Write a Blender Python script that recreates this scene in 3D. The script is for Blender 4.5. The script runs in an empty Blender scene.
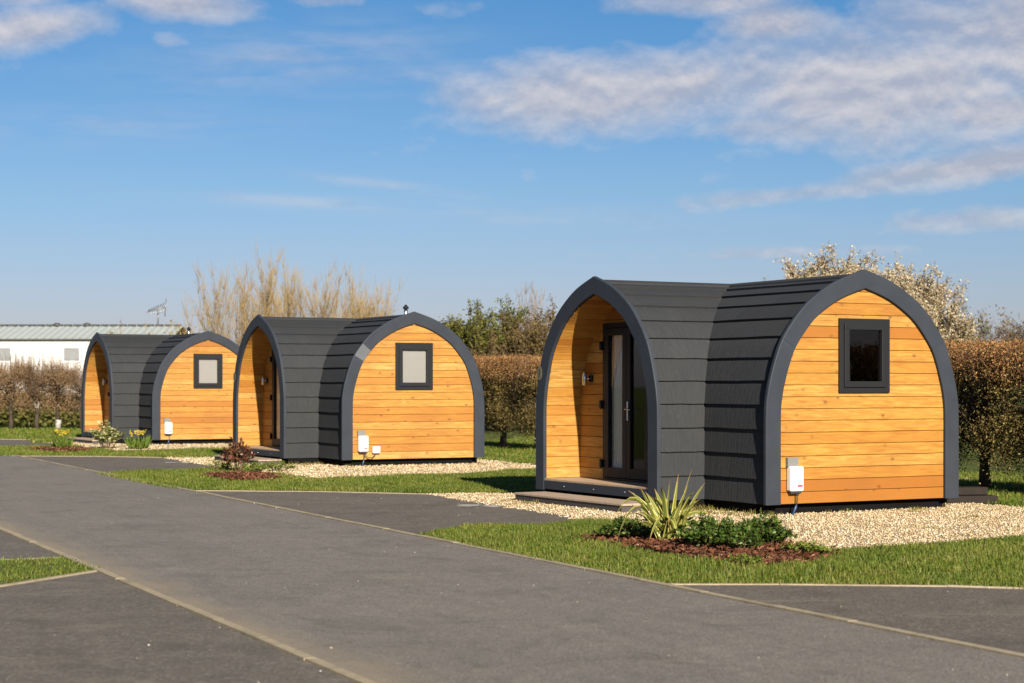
import bpy, bmesh, math, random
import numpy as np
R = math.radians
rng = np.random.default_rng(7)
random.seed(7)
scn = bpy.context.scene
COL = scn.collection

# ------------------------------------------------------------------ helpers
def tag(o, label=None, cat=None, group=None, kind=None):
    if label: o['label'] = label
    if cat: o['category'] = cat
    if group: o['group'] = group
    if kind: o['kind'] = kind
    return o

def empty(name, loc=(0, 0, 0), rz=0.0):
    o = bpy.data.objects.new(name, None)
    o.empty_display_size = .2
    COL.objects.link(o); o.location = loc; o.rotation_euler = (0, 0, rz)
    return o

def link(name, me, mat=None, parent=None):
    o = bpy.data.objects.new(name, me); COL.objects.link(o)
    if mat is not None and len(me.materials) == 0: me.materials.append(mat)
    if parent is not None: o.parent = parent
    return o

KIDS = {}
def copy_tree(o, parent=None):
    c = o.copy(); COL.objects.link(c)
    if parent is not None: c.parent = parent
    for ch in list(o.children): copy_tree(ch, c)
    return c

class MB:
    """collects faces (with uvs) and builds ONE mesh object"""
    def __init__(s): s.v = []; s.f = []; s.uv = []; s.sm = []
    def face(s, pts, uv=None, smooth=False):
        i = len(s.v); s.v += [tuple(p) for p in pts]
        s.f.append(tuple(range(i, i + len(pts))))
        s.uv.append(uv if uv else [(p[0], p[2]) for p in pts]); s.sm.append(smooth)
    def box(s, x0, x1, y0, y1, z0, z1, bev=0.0):
        if bev <= 0:
            P = [(x, y, z) for z in (z0, z1) for y in (y0, y1) for x in (x0, x1)]
            for q in ((0, 2, 3, 1), (4, 5, 7, 6), (0, 1, 5, 4), (2, 6, 7, 3), (0, 4, 6, 2), (1, 3, 7, 5)):
                s.face([P[k] for k in q])
        else:
            bm = bmesh.new(); bmesh.ops.create_cube(bm, size=1)
            for w in bm.verts:
                w.co = ((x0 + x1) / 2 + w.co.x * (x1 - x0), (y0 + y1) / 2 + w.co.y * (y1 - y0), (z0 + z1) / 2 + w.co.z * (z1 - z0))
            bmesh.ops.bevel(bm, geom=list(bm.edges), offset=bev, segments=2, affect='EDGES', profile=.5)
            for f in bm.faces: s.face([tuple(w.co) for w in f.verts])
            bm.free()
    def tube(s, pts, rad, n=8, cap=True):
        pts = [np.array(p, float) for p in pts]; rings = []
        for i, p in enumerate(pts):
            t = pts[min(i + 1, len(pts) - 1)] - pts[max(i - 1, 0)]; t /= (np.linalg.norm(t) + 1e-9)
            a = np.cross(t, (0, 0, 1.0)) if abs(t[2]) < .9 else np.cross(t, (1.0, 0, 0)); a /= np.linalg.norm(a); b = np.cross(t, a)
            r = rad[i] if hasattr(rad, '__len__') else rad
            rings.append([p + r * (a * math.cos(2 * math.pi * k / n) + b * math.sin(2 * math.pi * k / n)) for k in range(n)])
        for i in range(len(rings) - 1):
            for k in range(n):
                s.face([rings[i][k], rings[i][(k + 1) % n], rings[i + 1][(k + 1) % n], rings[i + 1][k]], smooth=True)
        if cap: s.face(rings[0][::-1]); s.face(rings[-1])
    def mesh(s, name, weld=True, recalc=True):
        me = bpy.data.meshes.new(name); me.from_pydata(s.v, [], s.f)
        ul = me.uv_layers.new(name='UVMap'); k = 0
        flat = [c for f in s.uv for uv in f for c in uv]
        ul.data.foreach_set('uv', flat)
        me.polygons.foreach_set('use_smooth', s.sm)
        if weld or recalc:
            bm = bmesh.new(); bm.from_mesh(me)
            if weld: bmesh.ops.remove_doubles(bm, verts=bm.verts, dist=1e-5)
            if recalc: bmesh.ops.recalc_face_normals(bm, faces=bm.faces)
            bm.to_mesh(me); bm.free()
        me.update(); return me
    def build(s, name, mat, parent=None, **k):
        return link(name, s.mesh(name, **k), mat, parent)

def np_mesh(name, V, quads=None, tris=None):
    """fast mesh from arrays"""
    me = bpy.data.meshes.new(name)
    V = np.asarray(V, np.float32); nq = 0 if quads is None else len(quads); nt = 0 if tris is None else len(tris)
    me.vertices.add(len(V)); me.vertices.foreach_set('co', V.ravel())
    idx = []; st = []; tot = []
    if nq: idx.append(np.asarray(quads, np.int32).ravel()); st.append(np.arange(nq) * 4); tot.append(np.full(nq, 4))
    if nt: idx.append(np.asarray(tris, np.int32).ravel()); st.append(nq * 4 + np.arange(nt) * 3); tot.append(np.full(nt, 3))
    idx = np.concatenate(idx); st = np.concatenate(st).astype(np.int32); tot = np.concatenate(tot).astype(np.int32)
    me.loops.add(len(idx)); me.loops.foreach_set('vertex_index', idx)
    me.polygons.add(nq + nt); me.polygons.foreach_set('loop_start', st); me.polygons.foreach_set('loop_total', tot)
    me.update(calc_edges=True); me.validate(); return me

def unit(a): return a / (np.linalg.norm(a, axis=-1, keepdims=True) + 1e-9)

def leaves(C, D, L, Wd, curl=.25):
    """rhombic leaves at C, pointing along D, length L, width Wd -> V, quads"""
    n = len(C); D = unit(D); a = unit(np.cross(D, rng.normal(size=(n, 3)))); b = np.cross(D, a)
    L = np.broadcast_to(np.asarray(L, float), (n,))[:, None]; Wd = np.broadcast_to(np.asarray(Wd, float), (n,))[:, None]
    m = C + D * L * .45
    V = np.stack([C, m + a * Wd * .5 + b * L * curl * .3, C + D * L + b * L * curl * 0, m - a * Wd * .5 + b * L * curl * .3], 1).reshape(-1, 3)
    return V, np.arange(4 * n).reshape(n, 4)

def tubes(P, Rd, sides=3):
    """P (n,k,3), Rd (n,k) -> V, quads"""
    n, k, _ = P.shape
    T = unit(np.gradient(P, axis=1)); ref = np.where(np.abs(T[..., 2:3]) < .9, np.array([0, 0, 1.0]), np.array([1.0, 0, 0]))
    A = unit(np.cross(T, ref)); B = np.cross(T, A)
    ang = np.arange(sides) * 2 * np.pi / sides
    ring = P[:, :, None, :] + Rd[:, :, None, None] * (A[:, :, None, :] * np.cos(ang)[None, None, :, None] + B[:, :, None, :] * np.sin(ang)[None, None, :, None])
    V = ring.reshape(-1, 3)
    base = (np.arange(n)[:, None, None] * k + np.arange(k - 1)[None, :, None]) * sides
    s0 = np.arange(sides)[None, None, :]; s1 = (s0 + 1) % sides
    q = np.stack([base + s0, base + s1, base + sides + s1, base + sides + s0], -1).reshape(-1, 4)
    return V, q

def join(parts):
    V = []; Q = []; o = 0
    for v, q in parts: V.append(v); Q.append(q + o); o += len(v)
    return np.concatenate(V), np.concatenate(Q)

def inpoly(x, y, poly):
    ins = np.zeros(len(x), bool); n = len(poly)
    for i in range(n):
        x1, y1 = poly[i]; x2, y2 = poly[(i + 1) % n]
        c = ((y1 > y) != (y2 > y)) & (x < (x2 - x1) * (y - y1) / (y2 - y1 + 1e-12) + x1)
        ins ^= c
    return ins
def sample_poly(poly, n, rg=None):
    rg = rg or rng
    p = np.array(poly); lo = p.min(0); hi = p.max(0); X = np.zeros(0); Y = np.zeros(0)
    while len(X) < n:
        x = rg.uniform(lo[0], hi[0], n * 2); y = rg.uniform(lo[1], hi[1], n * 2); m = inpoly(x, y, poly)
        X = np.concatenate([X, x[m]]); Y = np.concatenate([Y, y[m]])
    return X[:n], Y[:n]
def area(poly):
    p = np.array(poly); x, y = p[:, 0], p[:, 1]
    return abs(np.dot(x, np.roll(y, -1)) - np.dot(y, np.roll(x, -1))) / 2
def rough_poly(poly, step=.12, amp=.03, seed=1):
    rg = np.random.default_rng(seed); out = []
    n = len(poly)
    for i in range(n):
        a = np.array(poly[i], float); b = np.array(poly[(i + 1) % n], float); L = np.linalg.norm(b - a)
        k = max(1, min(int(L / step), 90)); nn = np.array([-(b - a)[1], (b - a)[0]]) / (L + 1e-9)
        for j in range(k):
            out.append(tuple(a + (b - a) * j / k + nn * rg.normal() * amp))
    return out

# ------------------------------------------------------------------ materials
class NT:
    def __init__(s, name, world=False):
        s.m = bpy.data.worlds.new(name) if world else bpy.data.materials.new(name)
        s.m.use_nodes = True; s.t = s.m.node_tree; s.t.nodes.clear()
    def n(s, kind, **k):
        nd = s.t.nodes.new(kind)
        for a, b in k.items():
            if a.startswith('i_'):
                key = a[2:]; key = int(key) if key.isdigit() else key.replace('_', ' ')
                s.set(nd.inputs[key], b)
            else: setattr(nd, a, b)
        return nd
    def set(s, sock, v):
        if hasattr(v, 'is_output') or isinstance(v, bpy.types.NodeSocket): s.t.links.new(v, sock)
        else: sock.default_value = v
    def math(s, op, a, b=None, c=None, clamp=False):
        nd = s.t.nodes.new('ShaderNodeMath'); nd.operation = op; nd.use_clamp = clamp
        s.set(nd.inputs[0], a)
        if b is not None: s.set(nd.inputs[1], b)
        if c is not None: s.set(nd.inputs[2], c)
        return nd.outputs[0]
    def mix(s, f, a, b, blend='MIX'):
        nd = s.t.nodes.new('ShaderNodeMix'); nd.data_type = 'RGBA'; nd.blend_type = blend
        s.set(nd.inputs[0], f); s.set(nd.inputs[6], a if not isinstance(a, tuple) else (*a[:3], 1)); s.set(nd.inputs[7], b if not isinstance(b, tuple) else (*b[:3], 1))
        return nd.outputs[2]
    def ramp(s, f, stops, interp='LINEAR'):
        nd = s.t.nodes.new('ShaderNodeValToRGB'); cr = nd.color_ramp; cr.interpolation = interp
        while len(cr.elements) < len(stops): cr.elements.new(.5)
        for e, (p, c) in zip(cr.elements, stops):
            e.position = p; e.color = (*c[:3], 1) if hasattr(c, '__len__') else (c, c, c, 1)
        s.set(nd.inputs[0], f); return nd.outputs[0]
    def noise(s, vec, scale, detail=3, rough=.55, dist=0.0, dim='3D'):
        nd = s.n('ShaderNodeTexNoise', noise_dimensions=dim); s.set(nd.inputs['Vector'], vec) if vec is not None else None
        nd.inputs['Scale'].default_value = scale; nd.inputs['Detail'].default_value = detail; nd.inputs['Roughness'].default_value = rough; nd.inputs['Distortion'].default_value = dist
        return nd.outputs['Fac']
    def coord(s, which='Object'): return s.n('ShaderNodeTexCoord').outputs[which]
    def pos(s): return s.n('ShaderNodeNewGeometry').outputs['Position']
    def sep(s, v):
        nd = s.n('ShaderNodeSeparateXYZ'); s.set(nd.inputs[0], v); return nd.outputs
    def comb(s, x=0.0, y=0.0, z=0.0):
        nd = s.n('ShaderNodeCombineXYZ'); s.set(nd.inputs[0], x); s.set(nd.inputs[1], y); s.set(nd.inputs[2], z); return nd.outputs[0]
    def scale(s, v, sc):
        nd = s.n('ShaderNodeVectorMath', operation='MULTIPLY'); s.set(nd.inputs[0], v); nd.inputs[1].default_value = sc; return nd.outputs[0]
    def bump(s, h, strength=.3, dist=.01):
        nd = s.n('ShaderNodeBump'); nd.inputs['Strength'].default_value = strength; nd.inputs['Distance'].default_value = dist
        s.set(nd.inputs['Height'], h); return nd.outputs[0]
    def out(s, col, rough=.6, normal=None, spec=.5, metal=0.0, **k):
        p = s.n('ShaderNodeBsdfPrincipled'); s.set(p.inputs['Base Color'], (*col[:3], 1) if isinstance(col, tuple) else col)
        s.set(p.inputs['Roughness'], rough); p.inputs['Specular IOR Level'].default_value = spec; p.inputs['Metallic'].default_value = metal
        if normal is not None: s.set(p.inputs['Normal'], normal)
        for a, b in k.items(): s.set(p.inputs[a.replace('_', ' ')], b)
        o = s.n('ShaderNodeOutputMaterial'); s.t.links.new(p.outputs[0], o.inputs[0]); return s.m

def m_plain(name, col, rough=.5, spec=.5, metal=0.0, var=.12, sc=6, bump=0.0):
    t = NT(name); c = t.coord(); f = t.noise(c, sc, 4)
    k = t.math('MULTIPLY_ADD', t.math('SUBTRACT', f, .5), 2 * var, 1.0)
    cc = t.mix(1.0, col, t.comb(k, k, k), 'MULTIPLY')
    r = t.math('MULTIPLY_ADD', t.noise(c, sc * 3, 3), .2, rough - .1)
    nb = t.bump(t.noise(c, 60, 3), bump, .004) if bump else None
    return t.out(cc, r, nb, spec, metal)

def m_wood(name, tint=(1, 1, 1)):
    """oiled larch cladding; uv.x = metres along the board, uv.y = board number + fraction"""
    t = NT(name); uv = t.sep(t.n('ShaderNodeUVMap', uv_map='UVMap').outputs[0])
    rnd = t.n('ShaderNodeObjectInfo').outputs['Random']
    idx = t.math('FLOOR', uv[1]); fr = t.math('FRACT', uv[1])
    seed = t.math('MULTIPLY_ADD', rnd, 91.7, idx)
    wn = t.n('ShaderNodeTexWhiteNoise', noise_dimensions='1D'); t.set(wn.inputs['W'], t.math('ADD', seed, .37)); w = wn.outputs['Value']
    base = t.ramp(w, [(0, (.255, .088, .012)), (.10, (.315, .128, .018)), (.28, (.375, .182, .028)), (.55, (.405, .212, .036)), (.8, (.43, .245, .050)), (1, (.46, .290, .080))])
    off = t.math('MULTIPLY', w, 37.0)
    gv = t.comb(t.math('ADD', t.math('MULTIPLY', uv[0], 1.3), off), t.math('MULTIPLY', fr, 1.7), t.math('MULTIPLY', seed, 3.1))
    g1 = t.noise(gv, 2.2, 4, .6, .8)
    gv2 = t.comb(t.math('MULTIPLY', t.math('ADD', uv[0], off), 3.0), t.math('MULTIPLY', fr, 34.0), t.math('MULTIPLY', seed, 1.7))
    g2 = t.noise(gv2, 1.0, 3, .6, 1.2)
    c = t.mix(t.math('MULTIPLY', t.ramp(g1, [(.36, 0), (.66, 1)]), .75), base, (.27, .105, .015))
    c = t.mix(t.math('MULTIPLY', t.ramp(g2, [(.44, 0), (.68, 1)]), .65), c, (.235, .090, .015))
    # knots
    kv = t.comb(t.math('MULTIPLY', t.math('ADD', uv[0], off), 3.2), t.math('MULTIPLY', fr, .6), t.math('MULTIPLY', seed, 2.3))
    vo = t.n('ShaderNodeTexVoronoi', feature='F1'); t.set(vo.inputs['Vector'], kv); vo.inputs['Scale'].default_value = 1.25
    kn = t.ramp(vo.outputs['Distance'], [(.06, 1), (.09, .5), (.19, 0)])
    c = t.mix(t.math('MULTIPLY', kn, .65), c, (.075, .026, .008))
    big = t.noise(t.coord(), 1.1, 3)
    c = t.mix(t.math('MULTIPLY', t.ramp(big, [(.45, 0), (.75, 1)]), .35), c, (.19, .07, .013))
    if tint != (1, 1, 1): c = t.mix(1.0, c, tint, 'MULTIPLY')
    nb = t.bump(t.math('ADD', g2, t.math('MULTIPLY', kn, -.5)), .25, .004)
    return t.out(c, t.math('MULTIPLY_ADD', g2, .25, .42), nb, .35)

def m_tile():
    t = NT('roof_tile'); uv = t.sep(t.n('ShaderNodeUVMap', uv_map='UVMap').outputs[0])
    idx = t.math('FLOOR', uv[1])
    co = t.coord()
    v1 = t.comb(t.math('MULTIPLY', uv[0], 34.0), t.math('MULTIPLY', uv[1], .9), idx)
    rib = t.noise(v1, 1.0, 3, .7, .3)
    gr = t.noise(co, 120, 3, .8)
    bg = t.noise(co, 1.7, 4, .6)
    dirt = t.noise(co, 9, 4, .65)
    c = t.mix(t.ramp(gr, [(.3, 0), (.75, 1)]), (.0225, .0240, .0265), (.0410, .0435, .0470))
    c = t.mix(t.math('MULTIPLY', t.ramp(bg, [(.4, 0), (.7, 1)]), .4), c, (.038, .0385, .0375))
    rr = t.math('MULTIPLY_ADD', rib, .5, .75); c = t.mix(1.0, c, t.comb(rr, rr, rr), 'MULTIPLY')
    sp = t.noise(co, 42, 2, .5); c = t.mix(t.math('MULTIPLY', t.ramp(sp, [(.70, 0), (.76, 1)]), .4), c, (.12, .12, .11))
    c = t.mix(t.math('MULTIPLY', t.ramp(dirt, [(.66, 0), (.8, 1)]), .25), c, (.085, .085, .08))
    wn = t.n('ShaderNodeTexWhiteNoise', noise_dimensions='2D'); t.set(wn.inputs['Vector'], t.comb(t.math('FLOOR', t.math('MULTIPLY_ADD', idx, .37, t.math('DIVIDE', uv[0], 1.3))), idx, 0.0))
    k = t.math('MULTIPLY_ADD', wn.outputs['Value'], .18, .91); c = t.mix(1.0, c, t.comb(k, k, k), 'MULTIPLY')
    h = t.math('ADD', t.math('MULTIPLY', rib, 1.0), t.math('MULTIPLY', gr, .25))
    return t.out(c, .8, t.bump(h, .8, .010), .12)

def m_frame(name='frame_paint', col=(.050, .058, .073)):
    t = NT(name); co = t.coord()
    f = t.noise(co, 3, 4); g = t.noise(co, 40, 3, .6)
    c = t.mix(t.ramp(f, [(.35, 0), (.7, 1)]), col, tuple(x * 1.18 for x in col))
    c = t.mix(t.math('MULTIPLY', t.ramp(g, [(.66, 0), (.8, 1)]), .18), c, (.14, .14, .14))
    return t.out(c, t.math('MULTIPLY_ADD', f, .15, .40), t.bump(g, .08, .003), .09)

def m_leaf(name, stops, rough=.5, trans=.25, spec=.3, patch=None, patch2=None):
    t = NT(name); g = t.n('ShaderNodeNewGeometry'); r = g.outputs['Random Per Island']
    c = t.ramp(r, stops)
    if patch: 
        f = t.noise(g.outputs['Position'], 1.6, 4, .65, .4); c = t.mix(t.math('MULTIPLY', t.ramp(f, [(.46, 0), (.66, 1)]), .45), c, patch)
        if patch2: f2 = t.noise(g.outputs['Position'], .7, 3, .6); c = t.mix(t.math('MULTIPLY', t.ramp(f2, [(.5, 0), (.7, 1)]), .45), c, patch2)
    p = t.n('ShaderNodeBsdfPrincipled'); t.set(p.inputs['Base Color'], c); p.inputs['Roughness'].default_value = rough; p.inputs['Specular IOR Level'].default_value = spec
    tr = t.n('ShaderNodeBsdfTranslucent'); t.set(tr.inputs[0], c)
    mx = t.n('ShaderNodeMixShader'); mx.inputs[0].default_value = trans
    t.t.links.new(p.outputs[0], mx.inputs[1]); t.t.links.new(tr.outputs[0], mx.inputs[2])
    o = t.n('ShaderNodeOutputMaterial'); t.t.links.new(mx.outputs[0], o.inputs[0]); return t.m

def m_bark(name, a, b):
    t = NT(name); co = t.coord(); f = t.noise(t.scale(co, (12, 12, 3)), 2.0, 4, .7)
    return t.out(t.mix(f, a, b), .85, t.bump(f, .5, .01), .2)

def m_glass(name='window_glass', rough=.015, tint=.85):
    t = NT(name)
    tr = t.n('ShaderNodeBsdfTransparent'); tr.inputs[0].default_value = (tint, tint, tint, 1)
    gl = t.n('ShaderNodeBsdfGlossy'); gl.inputs['Roughness'].default_value = rough; gl.inputs[0].default_value = (1, 1, 1, 1)
    fr = t.n('ShaderNodeFresnel'); fr.inputs[0].default_value = 1.5
    f2 = t.math('MULTIPLY', fr.outputs[0], t.math('SUBTRACT', 1.0, t.n('ShaderNodeNewGeometry').outputs['Backfacing']), clamp=True)
    mx = t.n('ShaderNodeMixShader'); t.set(mx.inputs[0], f2); t.t.links.new(tr.outputs[0], mx.inputs[1]); t.t.links.new(gl.outputs[0], mx.inputs[2])
    o = t.n('ShaderNodeOutputMaterial'); t.t.links.new(mx.outputs[0], o.inputs[0]); return t.m

DIRN = np.array([-.425, .905])           # direction the lane runs
NRM = np.array([.905, .425])             # across the lane, to the right
RD_R = float(np.dot(NRM, (-1.08, 18.7))) # offset of right lane edge
RD_L = float(np.dot(NRM, (-2.34, 12.74)))

def m_tarmac(name, a, b, lane=False):
    t = NT(name); p = t.pos(); s = t.sep(p)
    fine = t.noise(p, 62, 3, .85); mid = t.noise(p, 11, 5, .75); big = t.noise(p, .55, 5, .65, .4)
    vo = t.n('ShaderNodeTexVoronoi', feature='F1'); t.set(vo.inputs['Vector'], p); vo.inputs['Scale'].default_value = 48
    stone = t.ramp(vo.outputs['Color'], [(.0, 0), (.70, 0), (.97, 1)])
    c = t.mix(t.ramp(big, [(.32, 0), (.70, 1)]), a, b)
    c = t.mix(t.math('MULTIPLY', t.ramp(mid, [(.42, 0), (.66, 1)]), .55), c, tuple(x * .62 for x in a))
    c = t.mix(t.math('MULTIPLY', t.ramp(fine, [(.44, 0), (.66, 1)]), .55), c, tuple(x * 1.75 for x in b))
    c = t.mix(t.math('MULTIPLY', t.ramp(fine, [(.34, 1), (.5, 0)]), .55), c, tuple(x * .45 for x in a))
    c = t.mix(t.math('MULTIPLY', stone, .4), c, (.30, .28, .25))
    # pale dust patches
    du = t.noise(t.scale(p, (1, 1, 1)), 2.6, 5, .7, .6)
    c = t.mix(t.math('MULTIPLY', t.ramp(du, [(.56, 0), (.74, 1)]), .30), c, (.27, .235, .185))
    s1 = t.noise(p, 1.15, 6, .72, 1.0); c = t.mix(t.math('MULTIPLY', t.ramp(s1, [(.52, 0), (.64, 1)]), .42), c, tuple(x * .62 for x in a))
    s2 = t.noise(t.scale(p, (.8, 2.4, 1)), .9, 6, .75, .8); c = t.mix(t.math('MULTIPLY', t.ramp(s2, [(.56, 0), (.70, 1)]), .34), c, (.24, .20, .145))
    d = t.math('ADD', t.math('MULTIPLY', s[0], float(NRM[0])), t.math('MULTIPLY', s[1], float(NRM[1])))
    al = t.math('ADD', t.math('MULTIPLY', s[0], float(DIRN[0])), t.math('MULTIPLY', s[1], float(DIRN[1])))
    if lane:
        # faint tyre streaks along the lane and dust washed up against the low side
        st = t.noise(t.comb(t.math('MULTIPLY', d, 5.0), t.math('MULTIPLY', al, .35), 0.0), 1.0, 4, .6, .3)
        c = t.mix(t.math('MULTIPLY', t.ramp(st, [(.5, 0), (.72, 1)]), .30), c, tuple(x * .62 for x in a))
        e = t.math('SUBTRACT', d, RD_L)
        n2 = t.noise(t.comb(t.math('MULTIPLY', d, 2.0), t.math('MULTIPLY', al, .8), 3.0), 1.4, 4, .65)
        e2 = t.math('MULTIPLY_ADD', n2, -.75, t.math('ADD', e, .30))
        band = t.ramp(e2, [(.0, 1), (.10, .6), (.35, 0)])
        c = t.mix(t.math('MULTIPLY', band, .75), c, (.235, .19, .13))
    nb = t.bump(t.math('ADD', fine, t.math('MULTIPLY', vo.outputs['Distance'], 1.2)), .5, .006)
    return t.out(c, .82, nb, .25)

def m_gravel():
    t = NT('gravel'); p = t.pos()
    vo = t.n('ShaderNodeTexVoronoi', feature='F1'); t.set(vo.inputs['Vector'], p); vo.inputs['Scale'].default_value = 30
    c = t.ramp(t.sep(vo.outputs['Color'])[0], [(0, (.20, .135, .068)), (.2, (.34, .25, .14)), (.5, (.45, .35, .215)), (.8, (.51, .425, .30)), (1, (.56, .50, .40))])
    big = t.noise(p, 1.4, 4, .65, .5)
    c = t.mix(t.math('MULTIPLY', t.ramp(big, [(.52, 0), (.68, 1)]), .75), c, (.27, .21, .075))
    c = t.mix(t.math('MULTIPLY', t.ramp(vo.outputs['Distance'], [(.35, 0), (.75, 1)]), .55), c, (.16, .11, .06))
    return t.out(c, .85, t.bump(t.math('SUBTRACT', 1.0, vo.outputs['Distance']), .9, .02), .25)

def m_grass_ground():
    t = NT('grass_ground'); p = t.pos()
    a = t.noise(p, .6, 4, .6); b = t.noise(p, 14, 4, .7); f = t.noise(p, 90, 2, .8)
    c = t.mix(t.ramp(a, [(.3, 0), (.7, 1)]), (.070, .100, .014), (.125, .145, .024))
    c = t.mix(t.math('MULTIPLY', t.ramp(b, [(.4, 0), (.75, 1)]), .6), c, (.13, .125, .035))
    c = t.mix(t.math('MULTIPLY', t.ramp(f, [(.45, 0), (.7, 1)]), .6), c, (.03, .042, .010))
    return t.out(c, .9, t.bump(t.math('ADD', f, b), .9, .04), .15)

M = {}
M['wood'] = m_wood('larch_boards')
M['tile'] = m_tile()
M['frame'] = m_frame(col=(.029, .0335, .042))
M['frame_pale'] = m_frame('frame_new_paint', (.085, .092, .10))
M['upvc'] = m_plain('anthracite_window_frame', (.0145, .0155, .017), .5, .15, var=.05)
M['door'] = m_plain('anthracite_door_frame', (.010, .011, .013), .5, .2, var=.05)
M['dark'] = m_plain('dark_interior', (.012, .010, .009), .9, .1)
M['glass'] = m_glass()
M['blind'] = m_plain('roller_blind', (.40, .39, .36), .8, .2, var=.04)
M['curtain'] = m_plain('pale_curtain', (.88, .80, .68), .85, .1, var=.08)
M['base'] = m_plain('black_plinth', (.006, .006, .006), .9, .05)
M['deckwood'] = m_plain('weathered_decking', (.37, .26, .165), .75, .25, var=.35, sc=9, bump=.3)
M['step'] = m_plain('step_boards', (.33, .25, .18), .78, .25, var=.3, sc=9, bump=.3)
M['stepside'] = m_plain('step_edge', (.055, .050, .048), .75, .25, var=.25)
M['white'] = m_plain('white_plastic', (.70, .70, .69), .35, .5, var=.03)
M['greyplate'] = m_plain('grey_plastic_plate', (.15, .155, .15), .5, .4, var=.06)
M['red'] = m_plain('red_print', (.65, .03, .05), .5, .4, var=.02)
M['printgrey'] = m_plain('grey_print', (.45, .45, .45), .5, .4, var=.02)
M['cable'] = m_plain('black_cable', (.03, .03, .035), .5, .4)
M['bluecable'] = m_plain('blue_connector', (.02, .055, .15), .4, .5)
M['steel'] = m_plain('brushed_steel', (.55, .55, .55), .28, .5, metal=1.0, var=.05)
M['plate'] = m_plain('worn_brass_plate', (.115, .105, .065), .5, .4, var=.2, sc=30)
M['mark'] = m_plain('dark_mark', (.035, .035, .02), .6, .3)
def m_kerb():
    t = NT('concrete_edging'); p = t.pos(); a = t.noise(p, 1.6, 5, .7); b = t.noise(p, 22, 4, .7)
    c = t.mix(t.ramp(b, [(.35, 0), (.7, 1)]), (.25, .205, .135), (.35, .29, .20))
    c = t.mix(t.math('MULTIPLY', t.ramp(t.math('MULTIPLY_ADD', b, .35, a), [(.70, 0), (.88, 1)]), .6), c, (.10, .088, .048))
    return t.out(c, .88, t.bump(b, .5, .01), .15)
M['kerb'] = m_kerb()
M['lane'] = m_tarmac('lane_tarmac', (.134, .118, .098), (.164, .145, .121), True)
M['bay'] = m_tarmac('bay_tarmac', (.094, .080, .062), (.116, .098, .076))
M['gravel'] = m_gravel()
M['ground'] = m_grass_ground()
M['blade'] = m_leaf('grass_blade', [(0, (.066, .115, .010)), (.4, (.108, .160, .014)), (.75, (.155, .190, .022)), (.92, (.22, .205, .045)), (1, (.34, .28, .10))], .55, .35, .3, (.25, .225, .055), (.05, .095, .010))
M['dryblade'] = m_leaf('dry_grass_blade', [(0, (.16, .13, .03)), (.5, (.24, .19, .05)), (1, (.13, .15, .02))], .6, .3)
M['stone'] = m_leaf('gravel_stone', [(0, (.24, .165, .085)), (.3, (.41, .305, .17)), (.65, (.53, .42, .26)), (1, (.66, .58, .45))], .8, 0, .25, (.25, .19, .065))
M['chip'] = m_leaf('bark_chip', [(0, (.035, .014, .007)), (.4, (.088, .030, .014)), (.8, (.145, .054, .025)), (1, (.25, .14, .085))], .8, 0, .2)
M['mulch'] = m_plain('mulch_base', (.065, .028, .016), .95, .1, var=.5, sc=20, bump=.6)
M['petal'] = m_leaf('fallen_petal', [(0, (.20, .165, .12)), (.6, (.30, .265, .21)), (1, (.50, .47, .42))], .7, 0, .2)
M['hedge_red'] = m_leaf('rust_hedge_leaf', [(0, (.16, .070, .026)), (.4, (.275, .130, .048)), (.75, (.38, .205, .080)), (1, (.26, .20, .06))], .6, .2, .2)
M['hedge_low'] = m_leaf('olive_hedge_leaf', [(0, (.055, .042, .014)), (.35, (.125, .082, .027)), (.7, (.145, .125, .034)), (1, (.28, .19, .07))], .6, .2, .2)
M['hedge_pink'] = m_leaf('pinkish_twig_leaf', [(0, (.16, .095, .045)), (.4, (.25, .15, .075)), (.75, (.33, .215, .12)), (1, (.23, .18, .06))], .6, .2, .2)
M['bark'] = m_bark('dark_bark', (.030, .022, .015), (.085, .065, .045))
M['twig'] = m_bark('brown_twig', (.075, .045, .025), (.15, .095, .055))
M['willow'] = m_bark('willow_twig', (.235, .160, .062), (.33, .232, .100))
M['willowbark'] = m_bark('willow_bark', (.11, .08, .045), (.20, .145, .08))
M['greytwig'] = m_bark('grey_twig', (.17, .14, .12), (.26, .22, .19))
M['bankleaf'] = m_leaf('bank_leaf', [(0, (.06, .065, .016)), (.5, (.105, .11, .024)), (1, (.15, .14, .04))], .6, .3, .2)
M['evergreen'] = m_leaf('evergreen_needle', [(0, (.045, .050, .010)), (.5, (.105, .112, .017)), (.85, (.13, .135, .022)), (1, (.17, .15, .03))], .6, .2, .2)
M['olivebrush'] = m_leaf('olive_brush', [(0, (.075, .050, .020)), (.5, (.130, .088, .034)), (1, (.165, .125, .042))], .6, .2, .2)
M['blossom'] = m_leaf('cream_blossom', [(0, (.26, .185, .09)), (.35, (.39, .305, .175)), (.75, (.50, .42, .28)), (1, (.60, .54, .42))], .7, .3, .2)
M['yolive'] = m_leaf('yellow_olive_leaf', [(0, (.11, .085, .02)), (.5, (.20, .15, .035)), (1, (.27, .21, .06))], .6, .3, .2)
M['farleaf'] = m_leaf('grey_green_leaf', [(0, (.058, .065, .030)), (.5, (.105, .108, .045)), (1, (.15, .14, .06))], .6, .25, .2)
M['shrub'] = m_leaf('glossy_green_leaf', [(0, (.022, .052, .007)), (.5, (.055, .100, .013)), (.85, (.095, .145, .022)), (1, (.16, .18, .045))], .45, .25, .25)
M['lime'] = m_leaf('lime_groundcover', [(0, (.075, .115, .012)), (.6, (.14, .185, .022)), (1, (.22, .24, .05))], .5, .3, .3)
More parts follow.
